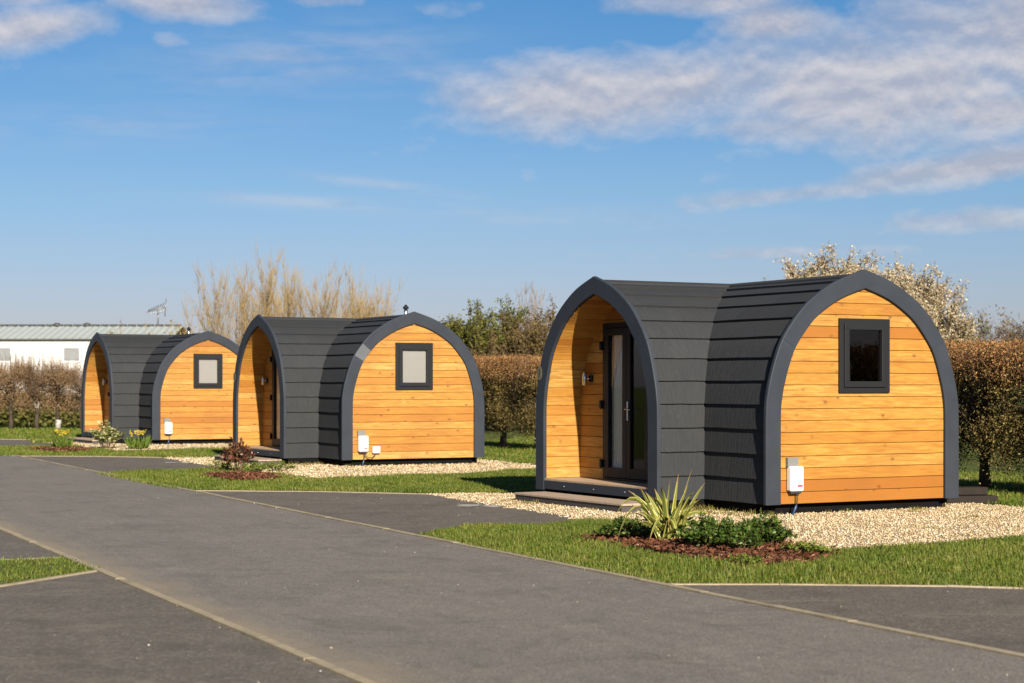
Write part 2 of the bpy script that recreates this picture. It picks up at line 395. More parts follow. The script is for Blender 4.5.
M['redleaf'] = m_leaf('dark_red_leaf', [(0, (.045, .014, .010)), (.45, (.11, .028, .018)), (.75, (.17, .055, .025)), (1, (.10, .105, .03))], .38, .25, .45)
M['pale_leaf'] = m_leaf('cream_edged_leaf', [(0, (.07, .10, .02)), (.35, (.13, .16, .03)), (.6, (.30, .29, .10)), (1, (.60, .55, .33))], .5, .3, .3)
M['yellowflower'] = m_leaf('yellow_flower', [(0, (.30, .26, .02)), (.5, (.46, .34, .025)), (1, (.52, .42, .06))], .5, .3, .2)
M['greenstrap'] = m_leaf('green_strap_leaf', [(0, (.06, .11, .015)), (1, (.15, .20, .03))], .5, .3, .3)
M['cladwhite'] = m_plain('cream_wall_cladding', (.50, .485, .455), .6, .3, var=.04, sc=1)
M['roofgreen'] = m_plain('pale_green_roof_sheet', (.31, .34, .32), .6, .3, var=.08, sc=1.5)
M['gutter'] = m_plain('dark_gutter', (.05, .05, .045), .5, .3)
M['greyglass'] = m_plain('greyish_net_window', (.20, .205, .205), .25, .5, var=.15, sc=3)
M['guard'] = m_plain('white_tree_guard', (.33, .32, .29), .6, .3, var=.1)
M['alu'] = m_plain('aerial_metal', (.22, .21, .20), .4, .5, metal=.6)
M['sleeper'] = m_plain('dark_timber', (.020, .015, .012), .8, .2, var=.35, sc=8, bump=.4)

def m_phormium():
    t = NT('variegated_strap_leaf'); uv = t.sep(t.n('ShaderNodeUVMap', uv_map='UVMap').outputs[0])
    e = t.math('ABSOLUTE', t.math('SUBTRACT', uv[0], .5))
    n = t.noise(t.comb(t.math('MULTIPLY', uv[0], 14.0), t.math('MULTIPLY', uv[1], .8), 0.0), 1.0, 3)
    k = t.ramp(t.math('ADD', e, t.math('MULTIPLY', t.math('SUBTRACT', n, .5), .35)), [(.29, 0), (.36, 1)])
    c = t.mix(k, (.135, .155, .030), (.37, .33, .085))
    c = t.mix(t.ramp(t.math('ADD', uv[1], t.math('MULTIPLY', n, .15)), [(.93, 0), (1.05, 1)]), c, (.25, .13, .05))
    return t.out(c, .4, None, .4)
M['phormium'] = m_phormium()

# ------------------------------------------------------------------ the cabin (one of a kind, copied below)
W, H, LA, VB = 3.0, 2.82, .68, 1.281
PTS = np.array([(0, 0), (0, .45), (0, .88), (.006, 1.16), (.030, 1.33), (.062, 1.474), (.135, 1.71), (.235, 1.947), (.39, 2.165),
                (.585, 2.375), (.785, 2.52), (.99, 2.638), (1.2, 2.725), (1.5, 2.82)])
def catmull(P, per=14):
    out = []
    E = np.vstack([2 * P[0] - P[1], P, 2 * P[-1] - P[-2]])
    for i in range(1, len(E) - 2):
        p0, p1, p2, p3 = E[i - 1:i + 3]
        for j in range(per):
            t = j / per
            out.append(.5 * (2 * p1 + (p2 - p0) * t + (2 * p0 - 5 * p1 + 4 * p2 - p3) * t * t + (3 * p1 - p0 - 3 * p2 + p3) * t ** 3))
    out.append(P[-1]); return np.array(out)
CV = catmull(PTS)
SL = np.concatenate([[0], np.cumsum(np.linalg.norm(np.diff(CV, axis=0), axis=1))])
def prof(s, off=0.0):
    """outer half profile at arc length s, moved inwards by off -> (p, h)"""
    s = min(max(s, 0), SL[-1])
    p = np.array([np.interp(s, SL, CV[:, 0]), np.interp(s, SL, CV[:, 1])])
    e = .03; a = np.array([np.interp(max(s - e, 0), SL, CV[:, k]) for k in (0, 1)]); b = np.array([np.interp(min(s + e, SL[-1]), SL, CV[:, k]) for k in (0, 1)])
    t = (b - a) / np.linalg.norm(b - a); nrm = np.array([t[1], -t[0]])
    q = p + nrm * off
    if q[0] > W / 2 and off > 0:   # past the centre line: slide back along the tangent
        k = (q[0] - W / 2) / max(t[0], 1e-3); q = q - t * k
    return q
STOT = SL[-1]
def s_at_h(h): return float(np.interp(h, CV[:, 1], SL))
mapB = lambda p, h, d: (p, d, h)
mapA = lambda p, h, d: (-LA + d, VB + p, h)

def clip_samples(s0, s1, off, n):
    """points on an inward offset curve between s0 and s1"""
    return [prof(s, off) for s in np.linspace(s0, s1, n)]

def arch_frame(mp, depth=.05):
    """swept arch: section in (inward offset, depth); jointed at the haunches"""
    w = .222; r = .012
    sec = [(0, r), (r * .3, r * .3), (r, 0), (w - r, 0), (w - r * .3, r * .3), (w, r), (w, depth), (0, depth)]
    mb = MB(); sj = s_at_h(1.97); apex = STOT
    for mir in (False, True):
        for (a, b) in ((0, sj - .0015), (sj + .0015, apex)):
            n = 26 if a == 0 else 22; rows = []
            for s in np.linspace(a, b, n):
                row = []
                for (o, d) in sec:
                    q = prof(s, o); p = q[0] if not mir else W - q[0]
                    row.append(mp(p, q[1], d))
                rows.append(row)
            k = len(sec)
            for i in range(n - 1):
                for j in range(k):
                    mb.face([rows[i][j], rows[i][(j + 1) % k], rows[i + 1][(j + 1) % k], rows[i + 1][j]])
            mb.face(rows[0]); 
            if b < apex: mb.face(rows[-1])
            if a > 0: mb.face(rows[0])
    return mb

ROW = .287
def roof_rows(mp_end, which):
    """rows of lapped roof tiles on one wing, mitred into the other wing"""
    mb = MB(); nrow = int(round((STOT) / ROW)); step = STOT / nrow
    def pt(p, h, e):   # e: 0 = frame end, 1 = mitre
        if which == 'A':
            u0 = -LA + .045; return (u0 + (p - u0) * e, VB + p, h)
        v0 = .045; return (p, v0 + (VB + p - v0) * e, h)
    base = .075; lip = .030
    for mir in (False, True):
        P = lambda q: (q[0] if not mir else W - q[0], q[1])
        for k in range(nrow):
            s0 = k * step; s1 = (k + 1) * step + (.0 if k < nrow - 1 else 0)
            sub = 5; pts = []
            for j in range(sub + 1):
                f = j / sub; s = s0 + (s1 - s0) * f
                o = base - lip * (1 - f)
                pts.append(P(prof(s, o)))
            E = np.linspace(0, 1, 5)
            jit = {e: (0 if e in (0.0, 1.0) else random.uniform(-.004, .004)) for e in E}
            low = P(prof(s0, base + .004)); round0 = P(prof(s0 + .006, base - lip - .001))
            ring = [low, pts[0], round0] + pts[1:]
            fr = [0, 0.01, .03] + [j / sub for j in range(1, sub + 1)]
            for ei in range(len(E) - 1):
                ea, eb = E[ei], E[ei + 1]
                for j in range(len(ring) - 1):
                    a, b = ring[j], ring[j + 1]
                    za = lambda e, jj: jit[e] if jj in (1, 2) else 0
                    A0 = pt(a[0], a[1] + za(ea, j), ea); A1 = pt(a[0], a[1] + za(eb, j), eb); B1 = pt(b[0], b[1] + za(eb, j + 1), eb); B0 = pt(b[0], b[1] + za(ea, j + 1), ea)
                    ax = 0 if which == 'A' else 1
                    mb.face([A0, A1, B1, B0], [(A0[ax], k + .02 + .96 * fr[j]), (A1[ax], k + .02 + .96 * fr[j]), (B1[ax], k + .02 + .96 * fr[j + 1]), (B0[ax], k + .02 + .96 * fr[j + 1])])
    return mb

def ridge_cap(which):
    mb = MB(); top = H - .052; c = W / 2
    def pt(p, h, e):
        if which == 'A': return (-LA + .05 + (p + LA - .05) * e, VB + p, h)
        return (p, .05 + (VB + p - .05) * e, h)
    sl = .317
    prf = [(c - .10, top - .10 * sl - .014), (c - .10, top - .10 * sl + .008), (c, top + .012), (c + .10, top - .10 * sl + .008), (c + .10, top - .10 * sl - .014)]
    for i in range(4):
        a, b = prf[i], prf[i + 1]
        mb.face([pt(*a, 0), pt(*a, 1), pt(*b, 1), pt(*b, 0)])
    return mb

BOARD = .1415
def half_width(h, off):
    """p of the inward offset curve at height h (binary search)"""
    lo, hi = 0.0, STOT
    for _ in range(40):
        m = (lo + hi) / 2
        if prof(m, off)[1] < h: lo = m
        else: hi = m
    return prof(lo, off)[0]

def board_wall(mp, d0, holes=(), off=.12, h_lo=.0, seed=3):
    """horizontal boards with open joints filling the arch, holes = (p0,p1,h0,h1)"""
    mb = MB(); rg = random.Random(seed); htop = prof(STOT, off)[1]; k = 0; h = h_lo
    th = .02; ch = .004
    while h < htop - .01:
        a = h + .0025; b = min(h + BOARD - .0025, htop - .004); pa = half_width(a, off); pb = half_width(b, off); pm = half_width((a + b) / 2, off)
        jig = rg.uniform(-.0015, .0015)
        segs = [(None, None)]
        cuts = [ho for ho in holes if ho[2] < b - .01 and ho[3] > a + .01]
        spans = []
        if not cuts: spans = [(a, b, None, None)]
        else:
            ho = cuts[0]; aa, bb = a, b
            # part of the board under or over the hole keeps its full width
            if ho[2] > a + .012: spans.append((a, ho[2], None, None)); aa = ho[2]
            if ho[3] < b - .012: spans.append((ho[3], b, None, None)); bb = ho[3]
            spans += [(aa, bb, None, ho[0]), (aa, bb, ho[1], None)]
        for (x, y, lft, rgt) in spans:
            lx = half_width(x, off) if lft is None else lft; ly = half_width(y, off) if lft is None else lft
            rx = W - half_width(x, off) if rgt is None else rgt; ry = W - half_width(y, off) if rgt is None else rgt
            if ry - ly < .02: ly, ry = (ly + ry) / 2 - .01, (ly + ry) / 2 + .01
            y0 = d0 + jig
            prf = [(x, y0 + th), (x, y0 + ch), (x + ch, y0), (y - ch, y0), (y, y0 + ch), (y, y0 + th)]
            uvh = lambda hh: k + min(max((hh - a) / (b - a), .02), .98)
            def L(hh): f = (hh - x) / (y - x + 1e-9); return lx + (ly - lx) * f, rx + (ry - rx) * f
            for i in range(5):
                (ha, da), (hb, db) = prf[i], prf[i + 1]
                la, ra = L(ha); lb, rb = L(hb)
                mb.face([mp(la, ha, da), mp(ra, ha, da), mp(rb, hb, db), mp(lb, hb, db)], [(la, uvh(ha)), (ra, uvh(ha)), (rb, uvh(hb)), (lb, uvh(hb))])
        h += BOARD; k += 1
    return mb

def backing(mp, d0, holes=(), off=.12, h_lo=0.0):
    """dark membrane behind the boards' open joints"""
    mb = MB(); htop = prof(STOT, off)[1]
    lev = sorted(set([h_lo, htop] + list(np.linspace(h_lo, htop, 22)) + [x for ho in holes for x in ho[2:4]]))
    for a, b in zip(lev[:-1], lev[1:]):
        la, lb = half_width(a + 1e-4, off), half_width(b - 1e-4, off)
        ho = [o for o in holes if o[2] <= a + 1e-6 and o[3] >= b - 1e-6]
        if ho:
            mb.face([mp(la, a, d0), mp(ho[0][0], a, d0), mp(ho[0][0], b, d0), mp(lb, b, d0)])
            mb.face([mp(ho[0][1], a, d0), mp(W - la, a, d0), mp(W - lb, b, d0), mp(ho[0][1], b, d0)])
        else: mb.face([mp(la, a, d0), mp(W - la, a, d0), mp(W - lb, b, d0), mp(lb, b, d0)])
    return mb

def window_parts(pod):
    x0, x1, z0, z1 = 1.11, 1.893, 1.32, 2.222
    y = .045          # the boards' face
    def ring(mb, a, b, c, d, wd, y0, y1, bev=.006):
        mb.box(a, b, y0, y1, d - wd, d, bev); mb.box(a, b, y0, y1, c, c + wd, bev)
        mb.box(a, a + wd, y0 + .001, y1, c + wd - .004, d - wd + .004, bev); mb.box(b - wd, b, y0 + .001, y1, c + wd - .004, d - wd + .004, bev)
    f = MB(); ring(f, x0, x1, z0, z1, .072, y - .030, y + .06)
    win = f.build('window', M['upvc'], pod)
    s = MB(); ring(s, x0 + .066, x1 - .066, z0 + .066, z1 - .066, .074, y - .052, y + .03, .008); s.build('sash', M['upvc'], win)
    g = MB(); g.box(x0 + .13, x1 - .13, y - .012, y - .006, z0 + .13, z1 - .13); g.build('pane', M['glass'], win)
    r = MB(); a, b, c, d = x0 + .02, x1 - .02, z0 + .02, z1 - .02
    yb = y + .75
    r.face([(a - .3, yb, c - .3), (b + .3, yb, c - .3), (b + .3, yb, d + .2), (a - .3, yb, d + .2)])
    for q in (((a, y + .05, c), (b, y + .05, c), (b + .3, yb, c - .3), (a - .3, yb, c - .3)), ((a, y + .05, d), (b, y + .05, d), (b + .3, yb, d + .2), (a - .3, yb, d + .2)),
              ((a, y + .05, c), (a, y + .05, d), (a - .3, yb, d + .2), (a - .3, yb, c - .3)), ((b, y + .05, c), (b, y + .05, d), (b + .3, yb, d + .2), (b + .3, yb, c - .3))): r.face(q)
    r.build('reveal', M['dark'], win)
    return win

def door_parts(pod):
    D = LA - .11      # depth of the porch back wall measured from the entrance face
    p0, p1, z0, z1 = 2.2 - VB, 3.41 - VB, .155, 2.235
    m = lambda p, h, d: mapA(p, h, d)
    def bx(mb, pa, pb, ha, hb, da, db, bev=.005):
        A = m(pa, ha, da); B = m(pb, hb, db)
        mb.box(min(A[0], B[0]), max(A[0], B[0]), min(A[1], B[1]), max(A[1], B[1]), ha, hb, bev)
    f = MB(); fw = .065
    bx(f, p0, p0 + fw, z0, z1, D - .035, D + .06); bx(f, p1 - fw, p1, z0, z1, D - .035, D + .06)
    bx(f, p0 + fw - .004, p1 - fw + .004, z1 - fw, z1, D - .034, D + .06); bx(f, p0 + fw - .004, p1 - fw + .004, z0, z0 + .03, D - .034, D + .06)
    door = f.build('door', M['door'], pod)
    mid = (p0 + p1) / 2
    for (a, b) in ((p0 + fw + .004, mid - .003), (mid + .003, p1 - fw - .004)):
        l = MB(); lw = .095; za, zb = z0 + .036, z1 - fw - .006
        bx(l, a, a + lw, za, zb, D - .05, D + .02); bx(l, b - lw, b, za, zb, D - .05, D + .02)
        bx(l, a + lw - .003, b - lw + .003, zb - lw, zb, D - .049, D + .02); bx(l, a + lw - .003, b - lw + .003, za, za + .13, D - .049, D + .02)
        l.build('door_leaf', M['door'], door)
        g = MB(); bx(g, a + lw - .01, b - lw + .01, za + .12, zb - lw + .01, D - .02, D - .014, 0); g.build('pane', M['glass'], door)
    for z in (.37, 1.155, 1.935):
        h = MB(); bx(h, p1 - .02, p1 + .045, z - .055, z + .055, D - .062, D - .028); h.tube([m(p1 - .012, z - .06, D - .066), m(p1 - .012, z + .06, D - .066)], .012, 8); h.build('hinge', M['door'], door)
    h = MB(); hp = mid - .045
    bx(h, hp - .018, hp + .018, .95, 1.20, D - .062, D - .049, .004)
    h.tube([m(hp, 1.10, D - .06), m(hp, 1.10, D - .10)], .010, 8); h.tube([m(hp, 1.10, D - .10), m(hp - .12, 1.095, D - .10)], .009, 8)
    h.build('handle', M['steel'], door)
    c = MB(); n = 60; pa, pb = mid + .03, p1 - fw   # pale curtain drawn behind the left leaf
    prev = None
    for i in range(n + 1):
        p = pa + (pb - pa) * i / n; d = D + .055 + .022 * math.sin(i * .9) + .008 * math.sin(i * 2.3)
        cur = (m(p, z0 + .06, d), m(p, z1 - .05, d))
        if prev: c.face([prev[0], cur[0], cur[1], prev[1]], smooth=True)
        prev = cur
    c.build('curtain', M['curtain'], door)
    r = MB(); A = m(p0 + .02, z0 + .02, D + .055); B = m(p1 - .02, z1 - .02, D + 1.3)
    x0, x1, y0, y1 = A[0], B[0], A[1], B[1]
    r.face([(x1, y0, z0), (x1, y1, z0), (x1, y1, z1), (x1, y0, z1)]); r.face([(x0, y0, z0), (x1, y0, z0), (x1, y0, z1), (x0, y0, z1)]); r.face([(x0, y1, z0), (x1, y1, z0), (x1, y1, z1), (x0, y1, z1)])
    r.face([(x0, y0, z0), (x1, y0, z0), (x1, y1, z0), (x0, y1, z0)]); r.face([(x0, y0, z1), (x1, y0, z1), (x1, y1, z1), (x0, y1, z1)])
    r.build('reveal', M['dark'], door)
    return (p0, p1, z0, z1)

def porch_lining():
    """boards running into the porch, wrapped round the arch"""
    mb = MB(); off = .232; d0, d1 = .04, LA - .105; k = 0
    s0 = s_at_h(.155); n = int((STOT - s0) / BOARD); st = (STOT - s0) / n
    for mir in (False, True):
        for i in range(n):
            a = s0 + i * st + .002; b = s0 + (i + 1) * st - .002; prv = None; kk = i + (40 if mir else 0)
            ring = [(a, off + .018), (a, off + .004), (a + .005, off)] + [(a + (b - a) * j / 4, off) for j in (1, 2, 3)] + [(b - .005, off), (b, off + .004), (b, off + .018)]
            for (s, o) in ring:
                # boards stand proud of their joints: the joint lies further from the room
                q = prof(s, 2 * off - o); p = q[0] if not mir else W - q[0]; f = .02 + .96 * (s - a) / (b - a)
                cur = (mapA(p, q[1], d0), mapA(p, q[1], d1), f)
                if prv: mb.face([prv[0], prv[1], cur[1], cur[0]], [(0, kk + prv[2]), (d1 - d0, kk + prv[2]), (d1 - d0, kk + cur[2]), (0, kk + cur[2])])
                prv = cur
    return mb
def porch_backing():
    mb = MB(); off = .205; prev = None
    for mir in (False, True):
        prev = None
        for s in np.linspace(0, STOT, 40):
            q = prof(s, off); p = q[0] if not mir else W - q[0]; cur = (mapA(p, q[1], .05), mapA(p, q[1], LA - .09))
            if prev: mb.face([prev[0], prev[1], cur[1], cur[0]])
            prev = cur
    return mb

def make_pod():
    pod = empty('camping_pod')
    Z = .13            # everything stands on a plinth this high: lift the shell
    body = pod
    arch_frame(mapB).build('gable_frame', M['frame'], body)
    arch_frame(mapA).build('entrance_frame', M['frame'], body)
    for wch in 'AB':
        roof_rows(None, wch).build('roof_tiles', M['tile'], body)
    for wch in 'AB':
        ridge_cap(wch).build('ridge_cap', M['tile'], body)
    wh = (1.14, 1.86, 1.35, 2.19)
    board_wall(mapB, .045, [wh], seed=5).build('gable_wall', M['wood'], body)
    backing(mapB, .068, [wh]).build('wall_membrane', M['dark'], body)
    window_parts(body)
    dh = door_parts(body)
    dh2 = (dh[0] + .02, dh[1] - .02, dh[2] - .02, dh[3] - .02)
    board_wall(mapA, LA - .11, [dh2], off=.20, h_lo=.155, seed=9).build('porch_wall', M['wood'], body)
    backing(mapA, LA - .085, [dh2], off=.20, h_lo=.1).build('wall_membrane', M['dark'], body)
    porch_lining().build('porch_lining', M['wood'], body)
    porch_backing().build('lining_membrane', M['dark'], body)
    fl = MB(); n = 5; d0, d1 = .015, LA - .10
    for i in range(n):
        a = d0 + (d1 - d0) * i / n + .002; b = d0 + (d1 - d0) * (i + 1) / n - .002
        fl.box(-LA + a, -LA + b, VB + .21, VB + W - .21, .125, .153, .004)
    fl.build('porch_floor', M['deckwood'], body)
    fa = MB(); fa.box(-LA + .008, -LA + .045, VB + .215, VB + W - .215, .012, .124, .004); fas = fa.build('fascia', M['frame'], body)
    for v in (VB + .75, VB + 1.5, VB + 2.25):
        sc = MB(); sc.tube([(-LA + .009, v, .068), (-LA + .002, v, .068)], .011, 10); sc.build('screw', M['steel'], fas)
    b = MB(); b.box(.09, W - .09, .16, VB + W - .1, -Z, .004); b.box(-LA + .12, .072, VB + .07, VB + W - .09, -Z, .004); b.build('plinth', M['base'], body)
    # wall lamp by the door
    D = LA - .11; la = MB(); u = -.11; v = 3.80; zz = 1.50
    la.box(u - .028, u - .002, v - .10, v - .015, zz - .045, zz + .045, .006); lamp = la.build('wall_lamp', M['door'], body)
    q = MB(); q.tube([(u - .075, v + .005, zz - .09), (u - .075, v + .005, zz + .10)], .036, 16); q.tube([(u - .075, v, zz), (u - .02, v - .055, zz)], .012, 8); q.build('lamp_tube', M['steel'], lamp)
    # oval plate on the entrance arch
    pl = MB(); c = np.array([-LA - .004, 4.165, 1.575]); n = 28
    rim = [(c[0], c[1] + .062 * math.cos(2 * math.pi * k / n), c[2] + .095 * math.sin(2 * math.pi * k / n)) for k in range(n)]
    rim2 = [(c[0] + .01, y, z) for (_, y, z) in rim]
    pl.face(rim); 
    for k in range(n): pl.face([rim[k], rim[(k + 1) % n], rim2[(k + 1) % n], rim2[k]])
    plate = pl.build('oval_plate', M['plate'], body)
    mk = MB(); mk.face([(c[0] - .002, c[1] + .024, c[2] - .055), (c[0] - .002, c[1] + .006, c[2] - .055), (c[0] - .002, c[1] - .018, c[2] + .05), (c[0] - .002, c[1] - .004, c[2] + .055)])
    mk.build('plate_mark', M['mark'], plate)
    # electric hook-up box
    y = .045
    mb = MB(); mb.box(.325, .52, y - .095, y - .004, .155, .452, .018); box = mb.build('hookup_box', M['white'], body)
    k = MB(); k.box(.318, .475, y - .05, y - .004, .44, .555, .006); k.build('backing_plate', M['greyplate'], box)
    k = MB(); k.box(.345, .50, y - .072, y - .03, .128, .158, .004); k.build('socket_base', M['cable'], box)
    k = MB(); k.box(.425, .498, y - .098, y - .09, .208, .232); k.build('red_strip', M['red'], box)
    k = MB(); k.box(.385, .50, y - .0975, y - .09, .288, .292); k.build('lid_seam', M['printgrey'], box)
    k = MB(); k.tube([(.45, y - .05, .135), (.45, y - .055, .06), (.445, y - .05, .0), (.43, y - .03, -.06), (.42, y + .0, -.13)], .009, 8); k.build('cable', M['cable'], box)
    k = MB(); k.tube([(.44, y - .05, -.015), (.428, y - .025, -.08), (.41, y - .02, -.125)], .013, 8); k.build('blue_plug', M['bluecable'], box)
    return pod

PODS = [((2.986, 21.342), .505), ((-3.190, 34.107), .483), ((-9.21, 46.497), .496)]
labels = ['nearest and largest dark arched cabin, spiky plant in front of it',
          'middle arched cabin with two white boxes low on its window gable',
          'farthest and smallest arched cabin, partly hidden by the middle cabin, beside the long white building']
pod0 = make_pod(); pods = [pod0, copy_tree(pod0), copy_tree(pod0)]
for o, (xy, th), lb in zip(pods, PODS, labels):
    o.location = (xy[0], xy[1], .13); o.rotation_euler = (0, 0, th)
    tag(o, lb, 'cabin', 'arched timber cabins in a row')
def kid(o, name):
    for c in o.children:
        if c.name.split('.')[0] == name: return c
# what differs from cabin to cabin
for o in pods[1:]:
    w = kid(o, 'window'); b = MB(); b.box(1.235, 1.77, .052, .056, 1.44, 2.10); bl = b.build('blind', M['blind'], w)
b = MB(); sj = s_at_h(1.97)
ss = np.linspace(sj + .004, s_at_h(2.20), 8)
for s_a, s_b in zip(ss[:-1], ss[1:]):
    q = [prof(s_a, .006), prof(s_b, .006), prof(s_b, .216), prof(s_a, .216)]
    b.face([(x, -.003, h) for x, h in q])
rp = b.build('replacement_panel', M['frame_pale'], kid(pods[1], 'gable_frame')); rp['label'] = 'pale grey newer piece of the arch trim'
b = MB(); b.box(.62, .77, -.03, .041, .118, .25, .015); sk = b.build('socket_box', M['white'], pods[1])
b = MB(); b.tube([(.45, -.005, .12), (.50, -.02, .05), (.60, -.02, .03), (.68, .0, .09), (.69, .0, .125)], .009, 6); b.build('cable', M['cable'], sk)
for o, (pv, vv) in ((pods[1], (1.5, .42)), (pods[2], (1.5, 1.6))):
    b = MB(); z = H
    b.tube([(pv, vv, z - .15), (pv, vv, z + .075)], .035, 12); vt = b.build('roof_vent', M['steel'], o)
    b = MB(); b.tube([(pv, vv, z + .07), (pv, vv, z + .10), (pv, vv, z + .15)], [.06, .055, .01], 12); b.build('cowl', M['door'], vt)

# ------------------------------------------------------------------ steps at the doors
def make_step():
    r = empty('door_step')
    t = MB()
    for i in range(3):
        a = -1.20 + .16 * i
        t.box(a + .002, a + .158, 1.28, 3.95, -.045, -.018, .004)
    t.build('tread', M['step'], r)
    s = MB(); s.box(-1.185, -.735, 1.30, 3.93, -.13, -.046); s.build('riser', M['stepside'], r)
    return r
st0 = make_step()
slabels = ['long low timber step below the porch of the nearest cabin', 'long low timber step below the porch of the middle cabin, half behind a red-leaved shrub', 'low timber step below the porch of the farthest cabin, behind the cream-edged shrub']
for i, ((xy, th), lb) in enumerate(zip(PODS, slabels)):
    o = st0 if i == 0 else copy_tree(st0)
    o.location = (xy[0], xy[1], .13); o.rotation_euler = (0, 0, th); tag(o, lb, 'step', 'timber steps at the cabin doors')

# ------------------------------------------------------------------ ground
def sheet(name, poly, z, mat, label=None):
    bm = bmesh.new(); vs = [bm.verts.new((x, y, z)) for x, y in poly]
    f = bm.faces.new(vs); bmesh.ops.triangulate(bm, faces=[f])
    bmesh.ops.recalc_face_normals(bm, faces=bm.faces)
    if sum(f.normal.z for f in bm.faces) < 0: bmesh.ops.reverse_faces(bm, faces=bm.faces)
    me = bpy.data.meshes.new(name); bm.to_mesh(me); bm.free()
    o = link(name, me, mat); o['kind'] = 'structure'; return o

g = 900
sheet('ground', [(-g, -60), (g, -60), (g, 2 * g), (-g, 2 * g)], 0, M['ground'])
D12 = np.array([-6.175, 12.765]); D23 = np.array([-6.004, 12.39])
SH = [np.array([0., 0.]), D12, D12 + D23, D12 + D23 + D23]
BAY = [(-4.58, 26.3), (-2.78, 26.1), (-1.18, 25.5), (-.6, 24.2), (.57, 21.65), (.87, 20.85), (.31, 20.0), (-.5, 19.95), (-1.0, 18.52), (-2.4, 18.5), (-5.6, 25.8)]
GRV = [(-1.25, 25.65), (-.7, 24.3), (.45, 21.6), (.75, 20.8), (1.35, 20.5), (1.6, 19.4), (2.25, 18.3), (3.0, 17.0), (4.0, 17.6), (5.24, 18.55), (6.9, 20.3), (6.5, 22.4), (6.0, 23.7), (5.0, 25.7), (3.45, 27.5), (1.2, 26.5), (.0, 25.75), (-.6, 25.9)]
GRASS = [(-1.0, 18.52), (-.5, 19.95), (.31, 20.0), (.9, 20.8), (1.35, 20.5), (1.6, 19.4), (2.25, 18.3), (3.0, 17.0), (4.0, 17.6), (5.24, 18.55), (6.9, 20.3), (7.5, 17), (5.6, 12.9), (4.9, 13.3), (3.32, 13.86), (2.06, 13.97), (1.17, 13.97), (.35, 15.65)]
def shift(P, d): return [(x + d[0], y + d[1]) for x, y in P]
for i, d in enumerate(SH[:3]): sheet('gravel_bed', rough_poly(shift(GRV, d), .10, .035, 10 + i), .005, M['gravel'])
for i, d in enumerate(SH): sheet('parking_bay', rough_poly(shift(BAY, d), .15, .012, 20 + i), .009, M['bay'])
sheet('parking_bay', [(1.15, 13.97), (2.06, 13.965), (3.32, 13.84), (4.3, 13.55), (7.2, 8.5), (7.2, 4), (2, 4), (.5, 13.9)], .009, M['bay'])
lane_at = lambda off, al: tuple(NRM * off + DIRN * al)
sheet('lane', [lane_at(RD_R, -8), lane_at(RD_R, 90), lane_at(RD_L, 90), lane_at(RD_L, -8)], .013, M['lane'])
sheet('parking_bay', [lane_at(RD_L + .02, -2), lane_at(RD_L + .02, 24), lane_at(RD_L - 9, 24), lane_at(RD_L - 9, -2)], .009, M['bay'])
WEDGE = [(-3.47, 15.28), (-3.98, 16.12), (-4.6, 15.82), (-6.4, 14.8), (-6.6, 13.0), (-4.35, 12.75), (-3.90, 13.87), (-3.40, 15.08)]
sheet('grass_strip', rough_poly(WEDGE, .12, .015, 31), .014, M['ground'])

def edging(name, pts, wd, z, seed=0):
    """flush concrete edging laid in lengths, thin joints, slightly uneven"""
    mb = MB(); rg = random.Random(seed)
    for a, b in zip(pts[:-1], pts[1:]):
        a = np.array(a, float); b = np.array(b, float); L = np.linalg.norm(b - a); t = (b - a) / L; nn = np.array([-t[1], t[0]]); n = max(1, int(L / .915))
        for i in range(n):
            p = a + t * (L * i / n + .004) + nn * rg.uniform(-.006, .006); q = a + t * (L * (i + 1) / n - .004) + nn * rg.uniform(-.006, .006)
            zz = z + rg.uniform(-.002, .003)
            c = [p - nn * wd / 2, q - nn * wd / 2, q + nn * wd / 2, p + nn * wd / 2]
            top = [(x, y, zz) for x, y in c]; bot = [(x, y, -.02) for x, y in c]
            mb.face(top)
            for k in range(4): mb.face([bot[k], bot[(k + 1) % 4], top[(k + 1) % 4], top[k]])
    o = mb.build(name, M['kerb'], None, weld=False); o['kind'] = 'structure'; return o
edging('kerb_edging', [lane_at(RD_R, -6), lane_at(RD_R, 88)], .072, .026, 1)
edging('kerb_edging', [lane_at(RD_L, -6), lane_at(RD_L, 88)], .068, .022, 2)
for i, d in enumerate(SH):
    edging('kerb_edging', shift([(-4.60, 26.33), (-2.78, 26.12), (-1.2, 25.52)], d), .045, .020, 3 + i)
edging('kerb_edging', [(1.12, 13.99), (2.06, 13.98), (3.32, 13.86), (4.3, 13.57)], .045, .020, 8)
edging('kerb_edging', [(-3.98, 16.14), (-4.6, 15.84), (-6.4, 14.8)], .05, .020, 9)
edging('kerb_edging', [(-3.40, 15.06), (-3.90, 13.85), (-4.35, 12.75)], .05, .020, 10)

# faded paint left on the bay by each door
M['paint'] = m_plain('faded_white_paint', (.30, .28, .25), .8, .2, var=.5, sc=14)
for d in SH[:2]:
    for i, q in enumerate([[(-.70, 23.3), (-.42, 23.36), (-.44, 22.98), (-.68, 22.92)], [(-.36, 23.3), (-.08, 23.05), (-.20, 22.75), (-.38, 22.95)]]):
        sheet('paint_mark', rough_poly(shift(q, d), .05, .03, 60 + i), .0135, M['paint'])
